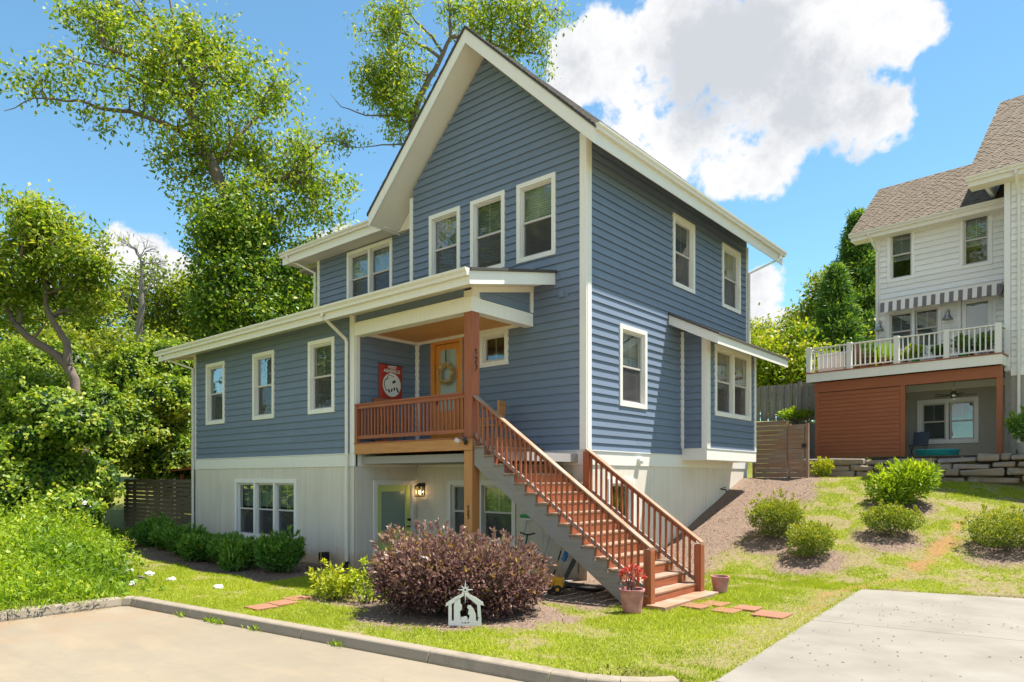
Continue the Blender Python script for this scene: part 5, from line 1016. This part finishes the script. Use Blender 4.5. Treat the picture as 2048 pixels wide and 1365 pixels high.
# ---- shrubs
def shrub(name, label, loc, rad, n, L, Wd, mat, seed, tint=.5, tvar=.2, group=None, stems=14, lobes=5, cat='shrub', up=.5, fill=.55, flat_=.0, outw=.8, barkmat='bark'):
    g = np.random.default_rng(seed); T = thing(name, label, cat, (loc[0], loc[1], float(height(loc[0], loc[1])) if len(loc) < 3 else loc[2]), 0, group); rx, ry, rz = rad; Ps = []; ou = []; tt = []
    cs = [(0, 0, rz*.9, .88)]+[(rx*g.uniform(.35, .72)*math.cos(a), ry*g.uniform(.35, .7)*math.sin(a), rz*g.uniform(.55, 1.35), g.uniform(.36, .66)) for a in np.linspace(0, 6.28, lobes, endpoint=False)+g.uniform(0, 1)]
    tw = sum(c[3]**2 for c in cs)
    for cx, cy, cz, s_ in cs:
        m = int(n*s_**2/tw); u = unit(m, g); r_ = g.uniform(fill, 1.06, m)**.6; lump = 1+np.array([.34*mnoise.noise(Vector((a_*2.3+cx*5, b_*2.3+seed, c_*2.3)))+.2*mnoise.noise(Vector((a_*6+cx*5, b_*6+seed, c_*6))) for a_, b_, c_ in u])
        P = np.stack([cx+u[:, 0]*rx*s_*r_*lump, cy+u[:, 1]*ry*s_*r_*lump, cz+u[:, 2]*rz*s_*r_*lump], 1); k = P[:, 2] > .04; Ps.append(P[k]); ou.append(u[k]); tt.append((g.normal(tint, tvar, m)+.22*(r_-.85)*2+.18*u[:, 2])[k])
    for k in range(max(10, n//260)):                                  # long shoots breaking the outline
        u = unit(1, g)[0]; u[2] = abs(u[2]); q0 = np.array([u[0]*rx*.95, u[1]*ry*.95, rz+u[2]*rz*.95]); m = 18; t_ = g.uniform(0, 1, m)[:, None]; dr = u+np.array([0, 0, .9])+g.normal(0, .3, 3); Ps.append(q0+dr/np.linalg.norm(dr)*t_*rz*g.uniform(.10, .30)+g.normal(0, .012, (m, 3))); ou.append(np.tile(u, (m, 1))); tt.append(g.normal(tint+.25, .15, m))
    P = np.concatenate(Ps); U = np.concatenate(ou); D = U*outw+unit(len(P), g)*.8+np.array([0, 0, up]); N = unit(len(P), g)+np.array([0, 0, .6])
    link('foliage', leaf_mesh('foliage', P, D, N, L*g.uniform(.65, 1.25, len(P)), Wd*g.uniform(.65, 1.25, len(P)), np.concatenate(tt), .08), mat, T)
    mb = MB()
    for k in range(stems):
        a = g.uniform(0, 6.28); q = P[g.integers(len(P))]; mb.tube(jitter(np.array([.08*math.cos(a), .08*math.sin(a), -.05]), q*.88, 4, .05, g), [.016, .012, .008, .004], 4, cap=False)
    mb.build('stems', barkmat, T); return T
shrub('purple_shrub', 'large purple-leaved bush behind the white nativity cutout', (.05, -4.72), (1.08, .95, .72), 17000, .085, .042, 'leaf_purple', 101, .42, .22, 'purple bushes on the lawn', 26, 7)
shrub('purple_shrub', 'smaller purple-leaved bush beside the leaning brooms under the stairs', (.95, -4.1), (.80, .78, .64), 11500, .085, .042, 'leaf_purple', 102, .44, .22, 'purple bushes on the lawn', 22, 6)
lz = [(-6.5, -3.6, .6, .5), (-7.6, -4.0, .5, .38), (-8.6, -3.7, .6, .4), (-9.8, -4.0, .5, .34), (-10.9, -3.8, .62, .38), (-12.2, -3.7, .55, .36), (-13.5, -3.6, .6, .44)]
ll = ['dark glossy laurel bush nearest the downspout by the wing window', 'low laurel bush with lighter leaves under the triple window', 'dark laurel bush under the middle of the triple window', 'spreading laurel bush at the left edge of the triple window', 'low green laurel bush left of the triple window', 'tall laurel bush at the house wing corner', 'tallest laurel bush in front of the slatted fence']
for i, ((x, y, r_, h_), lab) in enumerate(zip(lz, ll)): shrub('laurel_shrub', lab, (x, y), (r_, r_*.9, h_), 3600, .13, .042, 'leaf_laurel', 110+i, .42+.1*(i % 2), .2, 'laurel hedge along the wing', 12, 5, up=.8)
sp_ = [('rounded azalea bush on the mulch slope near the house', (.72, .62, .55), 'leaf_azalea', .055, .03, 8500, .5), ('small azalea bush lower on the slope, beside the mulch', (.52, .48, .42), 'leaf_azalea', .055, .03, 5200, .48), ('bright green broad-leaved bush in front of the stone wall', (.66, .62, .56), 'leaf_bright', .15, .045, 4200, .45), ('thin azalea bush below the bright broad-leaved bush', (.62, .5, .4), 'leaf_azalea', .055, .03, 5200, .42), ('wide azalea bush right of the orange clay track', (.85, .65, .46), 'leaf_azalea', .055, .03, 6800, .48)]
for i, ((x, y), (lab, rad, mat, L, Wd, n, tn)) in enumerate(zip(SHRUBS, sp_)): shrub('azalea_shrub' if 'azalea' in mat else 'broadleaf_shrub', lab, (x, y), rad, n, L, Wd, mat, 130+i, tn, .22, 'bushes on the slope', 16, 6, up=.6)
shrub('nandina_shrub', 'yellow-green low shrub on the lawn left of the purple bushes', (-2.35, -4.95), (.52, .46, .34), 800, .11, .05, 'leaf_yellow', 140, .3, .22, None, 18, 6, up=.1, fill=.2, outw=.4)
shrub('young_shrub', 'sparse young shrub with thin bare stems next to the yellow-green one', (-1.5, -4.85), (.3, .3, .38), 240, .08, .04, 'leaf_bright', 141, .7, .2, None, 16, 4, up=.1, fill=.1)
shrub('bank_shrub', 'small bright shrub at the gate between the two houses', (1.9, 10.3), (.3, .3, .3), 900, .09, .04, 'leaf_gold', 142, .6); shrub('bank_shrub', 'low green clump at the foot of the grey board fence', (-.05, 13.6), (.6, .3, .2), 900, .1, .05, 'leaf_bright', 143, .5)
p = planter('potted_shrub', 'leafy shrub in a round grey pot on the terrace beside the downspout', npt(6.35, -.55, 2.93), .26, .3, 'grey_plastic'); q = shrub('foliage_tmp', 'x', (0, 0, 0), (.42, .42, .42), 1300, .13, .05, 'leaf_laurel', 150, .55)
def adopt(q, p, z):
    for c in list(q.children): c.parent = p; c.location = (0, 0, z)
    bpy.data.objects.remove(q)
adopt(q, p, .35)
p = planter('potted_maple', 'small red-leaved maple in a weathered pink clay pot before the stairs', (2.72, -2.62, .02), .20, .36, 'pot_clay'); q = shrub('foliage_tmp', 'x', (0, 0, 0), (.16, .15, .17), 70, .07, .028, 'leaf_red', 151, .5, .25, None, 9, 4, fill=.2, up=.0); adopt(q, p, .4)
planter('flower_pot', 'plain pink clay pot tucked behind the rear newel post', (2.98, .28, .03), .17, .28, 'pot_clay')
for i, (u, lab, s_, mat) in enumerate([(3.3, 'bushy green plant in a green pot on the balcony', .22, 'leaf_bright'), (2.98, 'small grassy plant in a pot on the balcony rail side', .12, 'leaf_bright'), (4.6, 'leafy green plant on the balcony in front of the glass door', .26, 'leaf_laurel'), (3.95, 'narrow green plant by the balcony rail post', .16, 'leaf_laurel'), (1.75, 'spiky palm-like plant on the balcony behind the low table', .3, 'leaf_bright'), (5.15, 'green plant at the end of the balcony', .24, 'leaf_laurel')]):
    p = planter('potted_plant', lab, npt(u, .45 if i != 4 else 1.9, DT), s_*.55, .16, 'green_plastic' if i % 2 == 0 else 'grey_plastic'); q = shrub('foliage_tmp', 'x', (0, 0, 0), (s_, s_, s_), 420, .1 if i != 4 else .3, .05, mat, 160+i, .5, up=.6); adopt(q, p, .15)
# ---- lawn blades and mulch chips
def lawn_points(n, g):
    X = np.concatenate([g.uniform(-10.5, 5.5, n*3//5), g.uniform(.2, 12, n-n*3//5)]); Y = np.concatenate([g.uniform(-7.5, 2.6, n*3//5), g.uniform(2, 11, n-n*3//5)])
    Z = height(X, Y); ok = (Z > -.35) & ~((Y < kerb_y(X)) & (X > -5.5)) & ~((X < .05) & (Y > -2.2)) & ((Y > kerb_y(X)+.22) | (X < -5.5)); ok &= ~((X > 4.6) & (Y < -5.6)) & ~((X < -5.2) & (Y < -8.2-.369*(X+5.3))); u, w = nframe(X, Y); ok &= w < -1.55; ok &= ~((X > drive_x(Y)+.05) & (Y < drive_far(X)-.04)); Z = np.where((X > drive_x(Y)-.06) & (Y < drive_far(X)+.06), np.maximum(Z, .045), Z); return X[ok], Y[ok], Z[ok]
g = np.random.default_rng(200); X, Y, Z = lawn_points(640000, g); mu, cl, th = masks(X, Y); keep = g.uniform(size=len(X)) > np.maximum(np.maximum(mu*1.02, cl*1.05), th*.93); X, Y, Z, th = X[keep], Y[keep], Z[keep], th[keep]
n = len(X); h_ = g.uniform(.022, .06, n)*(1-.35*th)*(1+.35*fbm(X, Y, 1.6, 9)); a = g.uniform(0, 6.28, n); w_ = g.uniform(.008, .016, n); ln = g.normal(0, .6, (n, 2))*h_[:, None]
co_ = np.stack([np.stack([X-np.cos(a)*w_/2, Y-np.sin(a)*w_/2, Z-.004], 1), np.stack([X+np.cos(a)*w_/2, Y+np.sin(a)*w_/2, Z-.004], 1), np.stack([X+ln[:, 0], Y+ln[:, 1], Z+h_], 1)], 1).reshape(-1, 3)
tn = np.clip(.48+.26*fbm(X, Y, .9, 4)+g.normal(0, .17, n)+.2*th, 0, 1); o = link('grass', raw_mesh('grass', co_, np.arange(n*3).reshape(-1, 3), {'tint': np.repeat(tn, 3)}, nper=3), 'grass'); kind(tag(o, 'sunlit yellow-green lawn grass round the stairs and up the slope', 'grass'), 'stuff')
X, Y, Z = lawn_points(170000, g); mu, cl, th = masks(X, Y); keep = (g.uniform(size=len(X)) < mu*.8+th*.18) & (cl < .5); X, Y, Z = X[keep], Y[keep], Z[keep]
X2 = g.uniform(-14, -5.3, 12000); Y2 = g.uniform(-4.7, -2.1, 12000); X = np.concatenate([X, X2]); Y = np.concatenate([Y, Y2]); Z = np.concatenate([Z, height(X2, Y2)]); n = len(X); P = np.stack([X, Y, Z+g.uniform(.002, .018, n)], 1); D = unit(n, g); D[:, 2] *= .3
o = link('mulch', leaf_mesh('mulch', P, D, unit(n, g)*.35+np.array([0, 0, 1.]), g.uniform(.02, .06, n), g.uniform(.008, .02, n), g.normal(.5, .25, n)), 'mulch_chip'); kind(tag(o, 'brown wood mulch chips on the bank and beds by the house', 'mulch'), 'stuff')
# tufts growing in the kerb joint
g = np.random.default_rng(210); P = []
for cx in (-3.4, -2.6, -2.45, -2.3, -1.4, .4): 
    m = 26; P.append(np.stack([cx+g.normal(0, .09, m), kerb_y(cx)-.08+g.normal(0, .02, m), np.full(m, -.13)], 1))
for cy in np.linspace(-7.9, -12, 26): m = 30; P.append(np.stack([-5.28+g.normal(.05, .1, m), cy+g.normal(0, .1, m), .02+g.uniform(-.02, .12, m)], 1))
P = np.concatenate(P); D = unit(len(P), g)*.7+np.array([.1, -.1, .8]); o = link('kerb_weeds', leaf_mesh('kerb_weeds', P, D, unit(len(P), g), g.uniform(.05, .16, len(P)), g.uniform(.012, .03, len(P)), g.normal(.55, .2, len(P))), 'leaf_weed'); kind(tag(o, 'small weeds sprouting along the kerb edge', 'weeds'), 'stuff')

# ================================================================ small things
# banner on the porch wall
BN = thing('banner', 'red banner with white disc and lettering hanging on the porch side wall', 'banner', (XR+.06, -.98, 4.3)); PBn = Plane((XR+.06, 0, 0), (0,1,0), (1,0,0))
mb = MB(); n = 10
for k in range(n):
    y0, y1 = -1.37+k*.078, -1.37+(k+1)*.078; w0, w1 = .012*math.sin(k*1.1), .012*math.sin((k+1)*1.1); mb.hexa([(w0,y0+.98,.0), (w1,y1+.98,.0), (w1+.004,y1+.98,.0), (w0+.004,y0+.98,.0), (w0,y0+.98,.92), (w1,y1+.98,.92), (w1+.004,y1+.98,.92), (w0+.004,y0+.98,.92)])
mb.build('cloth', 'red_flag', BN)
MB().prism([(.022, .02+.30*math.cos(a)*1.0, .40+.31*math.sin(a)) for a in np.linspace(0, 6.283, 28, endpoint=False)], (.003, 0, 0)).build('disc', 'off_white', BN)
def stroke(par, name, pts, w, mat, d=.027):
    mb = MB()
    for a, b in zip(pts, pts[1:]): mb.bar((d, a[0], a[1]), (d, b[0], b[1]), w, .004, up=(1, 0, 0))
    return mb.build(name, mat, par)
stroke(BN, 'mark', [(-.13,.60), (-.10,.66), (.02,.63), (.1,.62)], .012, 'ink'); stroke(BN, 'mark', [(-.13,.60), (-.11,.56), (-.2,.52), (-.24,.42), (-.2,.3), (-.16,.22)], .022, 'ink'); stroke(BN, 'mark', [(.04,.46), (.14,.51)], .06, 'ink')
for a, b in (((-.1,.28), (-.06,.2)), ((.02,.3), (.0,.22)), ((.1,.34), (.1,.26)), ((.17,.34), (.24,.22))): stroke(BN, 'mark', [a, b], .045, 'ink')
def lettering(par, text, body_size, loc, rot, mat, name='lettering', wid=None):
    cu = bpy.data.curves.new(name, 'FONT'); cu.body = text; cu.size = body_size; cu.extrude = .0015; cu.align_x = 'CENTER'; cu.offset = body_size*.03
    o = bpy.data.objects.new('tmp', cu); COL.objects.link(o); dg = bpy.context.evaluated_depsgraph_get(); me = bpy.data.meshes.new_from_object(o.evaluated_get(dg)); bpy.data.objects.remove(o)
    me.materials.clear(); q = link(name, me, mat, par, loc); q.rotation_euler = rot; return q
lettering(BN, 'WEST', .115, (.028, .03, .82), (math.pi/2, 0, math.pi/2), 'off_white'); lettering(BN, 'ASHEVILLE', .115, (.028, .02, .72), (math.pi/2, 0, math.pi/2), 'off_white')
MB().tube([(.01, -.42, .925), (.01, .42, .925)], .012, 6).build('pole', 'black', BN)
# wreath on the front door
WR = thing('wreath', 'straw wheat wreath on a black ribbon on the front door', 'wreath', (-4.37, -.07, 4.98)); g = np.random.default_rng(301); n = 620; a = g.uniform(0, 6.283, n); r_ = .21+g.normal(0, .022, n); P = np.stack([np.cos(a)*r_, g.normal(0, .03, n), np.sin(a)*r_], 1); D = np.stack([-np.sin(a)+np.cos(a)*.6, g.normal(0, .3, n)-.2, np.cos(a)+np.sin(a)*.6], 1)
foliage('straw', [(0, (.38, .26, .07)), (.5, (.62, .46, .17)), (1, (.80, .66, .32))], .15, .8); link('straw', leaf_mesh('straw', P, D, unit(n, g), g.uniform(.07, .16, n), .018, g.uniform(0, 1, n)), 'straw', WR)
mb = MB(); mb.tube([(.2*math.cos(t_), .01, .2*math.sin(t_)) for t_ in np.linspace(0, 6.283, 22)], .02, 6, cap=False); mb.build('ring', 'tan_wood', WR); MB().box((-.018, .0, .2), (.018, .008, .62)).build('ribbon', 'black', WR)
# porch chairs
def slat_chair(name, label, loc, rz, mat):
    t_ = thing(name, label, 'chair', loc, rz); MB().box((-.28, -.25, .4), (.28, .25, .44)).build('seat', mat, t_)
    for s_ in (-1, 1):
        MB().bar((s_*.27, .24, 0), (s_*.27, .36, 1.12), .05, .05).build('back_post', mat, t_); MB().box((s_*.27-.025, -.25, 0), (s_*.27+.025, -.2, .62)).build('leg', mat, t_); MB().box((s_*.27-.05, -.3, .62), (s_*.27+.05, .3, .65)).build('armrest', mat, t_); MB().bar((s_*.27, -.42, .03), (s_*.27, .5, .03), .04, .06).build('rocker', mat, t_)
    for k in range(6): MB().bar((-.2+k*.08, .25, .44), (-.2+k*.08, .35, 1.05), .045, .02).build('back_slat', mat, t_)
    MB().box((-.3, .32, 1.05), (.3, .38, 1.15)).build('top_rail', mat, t_); return t_
slat_chair('rocking_chair', 'brown slatted rocking chair on the porch below the banner', (-5.05, -1.35, DZ+.02), 1.35, 'cedar_z'); slat_chair('porch_chair', 'brown slatted porch chair behind the stair railing under the small window', (-2.35, -.55, DZ+.02), -1.2, 'pine_z').scale = (.8, .8, .8)
um = thing('umbrella', 'closed dark umbrella leaning at the porch corner', 'umbrella', (-4.98+.6, -1.5, DZ)); MB().tube([(0,0,0), (.02,.05,.25), (.06,.18,.75)], [.012,.035,.012], 8).build('canopy', 'navy_cloth', um); MB().tube([(.06,.18,.75), (.065,.2,.9)], .01, 6).build('handle', 'black', um)
# floodlight at the deck corner
FL = thing('floodlight', 'twin head security floodlight on the porch deck corner', 'floodlight', (-1.62, -2.14, 3.02)); MB().lathe([(.05, 0), (.05, .03), (.02, .04)], (0,0,0), 12).build('base', 'black', FL).rotation_euler = (math.pi/2, 0, 0)
for dx in (-.12, .05): MB().lathe([(.02, 0), (.045, .03), (.05, .12), (.0, .125)], (0,0,0), 12).build('lamp_head', 'off_white' if dx < 0 else 'black', FL, loc=(dx, -.05, .02)).rotation_euler = (math.radians(70), 0, .5 if dx > 0 else -.6)
# wall lantern (lit)
LN = thing('wall_lantern', 'lit black wall lantern beside the green door', 'lantern', (-5.27, -.17, 1.78)); 
for sx in (-1, 1):
    for sy in (-1, 1): MB().bar((sx*.085, sy*.085, 0), (sx*.085, sy*.085, .26), .014, .014).build('frame_bar', 'black', LN)
MB().box((-.1, -.1, -.015), (.1, .1, 0)).build('base', 'black', LN); MB().lathe([(.15, .26), (.14, .275), (.05, .33), (.02, .36)], (0,0,0), 4).build('cap', 'black', LN).rotation_euler = (0, 0, math.pi/4)
for a, b in (((-.082,-.084,.01), (.082,-.08,.25)), ((-.082,.08,.01), (.082,.084,.25)), ((-.084,-.08,.01), (-.08,.08,.25)), ((.08,-.08,.01), (.084,.08,.25))): MB().box(a, b).build('pane', 'lantern_glass', LN)
MB().lathe([(.012, .03), (.035, .08), (.03, .15), (.0, .18)], (0,0,0), 12).build('bulb', 'lamp_glow', LN, smooth=True); mb = MB(); mb.box((-.055, .14, .02), (.055, .16, .36)); mb.build('back_plate', 'black', LN); MB().bar((0, .14, .33), (0, .02, .34), .03, .03).build('arm', 'black', LN)
pl_ = bpy.data.lights.new('lantern_bulb', 'POINT'); pl_.energy = 5; pl_.color = (1, .7, .35); pl_.shadow_soft_size = .04; lo_ = bpy.data.objects.new('lantern_bulb', pl_); COL.objects.link(lo_); lo_.parent = LN; lo_.location = (0, 0, .12)
# planter stand near the downspout
ps = thing('plant_stand', 'black pot in a light wooden stand against the wing foundation', 'plant pot', (-6.35, -2.42, .02)); MB().lathe([(.09, .12), (.13, .14), (.15, .36), (.135, .36), (.12, .2), (0, .2)], (0,0,0), 16).build('pot', 'black', ps)
for k in range(4): a = k*math.pi/2+.4; MB().bar((.17*math.cos(a), .17*math.sin(a), -.02), (.155*math.cos(a), .155*math.sin(a), .38), .02, .02).build('leg', 'tan_wood', ps)
MB().bar((-.155, 0, .1), (.155, 0, .1), .02, .02).build('cross_bar', 'tan_wood', ps)
# tools leaning on the foundation under the stairs
def wx(px, py, y): d = VD+(px-CX)/F*RD; t_ = (y-CAM[1])/d[1]; return CAM[0]+t_*d[0]
def leaner(name, label, cat, xb, xt, zt, yb=-.42, z0=.02): return thing(name, label, cat, (xb, yb, z0)), Vector((xt-xb, -.04-yb, zt))
br_, v_ = leaner('push_broom', 'broom with green bristles leaning upside down on the wall under the stairs', 'broom', -1.75, -1.62, 1.35); MB().tube([(0,0,0), tuple(v_*.93)], .012, 8).build('handle', 'steel', br_); q = v_; mb = MB(); mb.box((-.17, -.035, 0), (.17, .035, .05)); mb.build('head', 'off_white', br_, loc=tuple(v_*.93)); mb = MB(); mb.box((-.2, -.055, .051), (.2, .055, .13)); mb.build('bristles', 'green_plastic', br_, loc=tuple(v_*.93), bevel=.03)
mp_, v_ = leaner('mop', 'mop with blue head leaning under the stairs beside the broom', 'mop', -1.02, -.82, 1.42); MB().tube([(0,0,0), tuple(v_*.92)], .013, 8).build('handle', 'steel', mp_); MB().blob(tuple(v_*.96), (.09, .05, .06), (8, 6), .2).build('head', 'blue_plastic', mp_); MB().tube([(0,0,0), tuple(v_*.3)], .017, 8).build('grip', 'black', mp_)
yp, v_ = leaner('paint_pole', 'yellow and black extension pole leaning under the stairs', 'pole', -.62, -.42, 1.25)
for k in range(6): MB().tube([tuple(v_*k/6), tuple(v_*(k+1)/6)], .018, 8).build('section', 'yellow_plastic' if k % 2 else 'black', yp)
du, v_ = leaner('duster', 'fluffy blue duster on a long handle leaning beside the yellow pole', 'duster', -.46, -.28, 1.2); MB().tube([(0,0,0), tuple(v_)], .009, 6).build('handle', 'steel', du)
for k in range(6): MB().blob(tuple(v_*(.38+k*.055)), (.055, .055, .06), (7, 5), .35, k).build('fluff', 'blue_plastic', du)
bg_, v_ = leaner('carry_bag', 'slim black carry bag with strap leaning on the foundation under the stairs', 'bag', -.32, -.08, .78, -.38); MB().tube([(0,0,0), tuple(v_*.5), tuple(v_)], [.045, .055, .03], 10).build('body', 'black', bg_); MB().tube([tuple(v_*.98), (.16, .3, .55), (.24, .2, .15), (.2, .05, .02)], .01, 5).build('strap', 'black', bg_)
sc_ = thing('kick_scooter', 'black kick scooter with T-shaped handlebar parked under the stairs', 'scooter', (-1.35, -.6, .02)); MB().tube([(0,0,.1), (.06,.12,.95)], .02, 8).build('steering_post', 'black', sc_); MB().tube([(-.15,.12,1.0), (.0,.12,.96), (.12,.12,.96), (.28,.12,1.0)], .018, 8).build('handlebar', 'black', sc_); MB().box((-.5, -.05, .06), (.02, .05, .09)).build('deck', 'black', sc_)
for x in (.02, -.5): MB().lathe([(.05, -.015), (.06, 0), (.05, .015)], (0,0,0), 14).build('wheel', 'rubber', sc_, loc=(x, 0, .06)).rotation_euler = (math.pi/2, 0, 0)
hk = thing('wall_cable', 'small coil of cable hooked on the foundation under the stairs', 'cable', (.0-.25, -.03, 1.05))
MB().tube([(.06*math.cos(t_), -.03, .08*math.sin(t_)) for t_ in np.linspace(0, 6.283, 14)], .01, 5, cap=False).build('coil', 'grey_plastic', hk); MB().box((-.02, -.03, .05), (.02, .02, .12)).build('hook', 'steel', hk)
# toy truck, mats
tk = thing('toy_truck', 'yellow toy dump truck with black wheels beside the purple bush', 'toy truck', (.42, -1.95, .03), .5); MB().hexa([(-.26,-.13,.16), (.12,-.13,.14), (.12,.13,.14), (-.26,.13,.16), (-.34,-.16,.32), (.18,-.16,.27), (.18,.16,.27), (-.34,.16,.32)]).build('dump_body', 'yellow_plastic', tk, bevel=.01); MB().box((.14, -.12, .1), (.32, .12, .3)).build('cab', 'yellow_plastic', tk, bevel=.02); MB().box((-.3, -.1, .07), (.34, .1, .139)).build('chassis', 'black', tk)
for x in (-.2, .22):
    for y in (-.13, .13): w0 = MB().lathe([(.07, -.03), (.08, -.02), (.08, .02), (.07, .03)], (0,0,0), 16).build('wheel', 'rubber', tk, loc=(x, y, .08)); w0.rotation_euler = (math.pi/2, 0, 0); MB().lathe([(.035, -.034), (.035, .034)], (0,0,0), 12).build('hub', 'yellow_plastic', w0)
for x, y, rz, sx, sy, lab in ((.05, -.95, .1, .75, .5, 'larger black rubber mat lying under the stairs'), (.75, -1.0, .05, .55, .42, 'smaller black mat with a grey panel under the stairs')):
    o = thing('floor_mat', lab, 'mat', (x, y, .03), rz); MB().box((-sx/2, -sy/2, 0), (sx/2, sy/2, .02)).build('sheet', 'rubber', o, bevel=.006)
    if sx < .6: MB().box((-sx*.3, -sy*.3, .021), (sx*.3, sy*.1, .024)).build('panel', 'grey_plastic', o)
bk = thing('white_basin', 'white crumpled plastic basin behind the toy truck', 'basin', (.18, -1.55, .03)); MB().lathe([(.1, 0), (.14, .02), (.18, .14), (.165, .14), (.12, .03), (0, .03)], (0,0,0), 16).build('bowl', 'off_white', bk); MB().blob((0, 0, .13), (.1, .1, .05), (8, 5), .4).build('cloth', 'blue_plastic', bk)
# nativity cutout: flat sheet with shaped pieces
NV = thing('nativity_cutout', 'white flat nativity silhouette with a star staked in the lawn', 'lawn ornament', (1.36, -5.22, .02), math.radians(38)); NV.scale = (.76, .76, .76); TH = .012
def sheet(pts, name): return MB().prism([(x, 0, z) for x, z in pts], (0, TH, 0)).build(name, 'white_metal', NV)
sheet([(-.33, 0), (.33, 0), (.33, .10), (-.33, .10)], 'base'); sheet([(-.33,.101), (-.265,.101), (-.265,.42), (-.33,.42)], 'stable_post'); sheet([(.265,.101), (.33,.101), (.31,.42), (.245,.42)], 'stable_post')
sheet([(-.38,.39), (-.27,.421), (-.02,.60), (-.02,.66), (-.2,.57), (-.38,.45)], 'stable_roof'); sheet([(.38,.41), (.24,.421), (.02,.60), (.02,.66), (.2,.58), (.36,.47)], 'stable_roof')
sheet([(-.22,.101), (-.08,.101), (-.1,.28), (-.06,.33), (-.06,.4), (-.09,.45), (-.09,.52), (-.14,.55), (-.19,.52), (-.22,.4)], 'standing_figure'); sheet([(.06,.101), (.22,.101), (.22,.22), (.17,.34), (.11,.41), (.06,.41), (.045,.36), (.08,.32), (.06,.24), (.1,.2)], 'kneeling_figure')
sheet([(-.075,.101), (.055,.101), (.05,.17), (.02,.19), (-.04,.17), (-.075,.18)], 'manger')
star = []
for k in range(16): a = math.pi/2+k*math.pi/8; r_ = .045 if k % 2 else ((.2 if k in (0,) else .27 if k == 8 else .16) if k % 4 == 0 else .11); star.append((.01+r_*math.cos(a), .72+r_*math.sin(a)))
MB().prism([(x, -.014, z) for x, z in star], (0, TH, 0)).build('star', 'white_metal', NV); MB().lathe([(.02, 0), (.02, .004)], (0,0,0), 10).build('star_centre', 'ink', NV, loc=(.01, -.015, .72)).rotation_euler = (math.pi/2, 0, 0)
for x, z, w in ((-.05,.06,.012), (-.02,.05,.006), (.01,.06,.014), (.04,.05,.006), (.07,.065,.014), (.27,.16,.012), (-.24,.25,.008)): MB().box((x-w, -.003, z-w*.8), (x+w, -.0005, z+w*.8)).build('cut_mark', 'ink', NV)
# lawn rock and white stones by the bed
def rock(name, lab, p, r, mat, seed, group=None): o = MB().blob((0, 0, r[2]*.6), r, (12, 8), .28, seed).build(name, mat, loc=(p[0], p[1], float(height(*p))-.01)); tag(o, lab, 'rock', group)
rock('lawn_rock', 'rough white boulder on the lawn beside the driveway mouth', (4.5, -5.85), (.19, .14, .12), 'pale_stone', 3)
for i, (px, py) in enumerate([(258, 1145), (300, 1152), (343, 1162), (262, 1170), (437, 1178)]):
    P = at(px, py, 1)-CAM; t_ = CAM[2]/-P[2]; q = CAM+P*t_; rock('white_stone', 'small white stone at the edge of the laurel bed near the kerb end', q[:2], (.12, .09, .06), 'pale_stone', 20+i, 'white stones by the laurel bed')
P = at(283, 1158, 1)-CAM; q = CAM+P*(CAM[2]/-P[2]); rock('slate_stone', 'dark grey slab stone between the white stones at the laurel bed', q[:2], (.16, .1, .05), 'bark', 33)
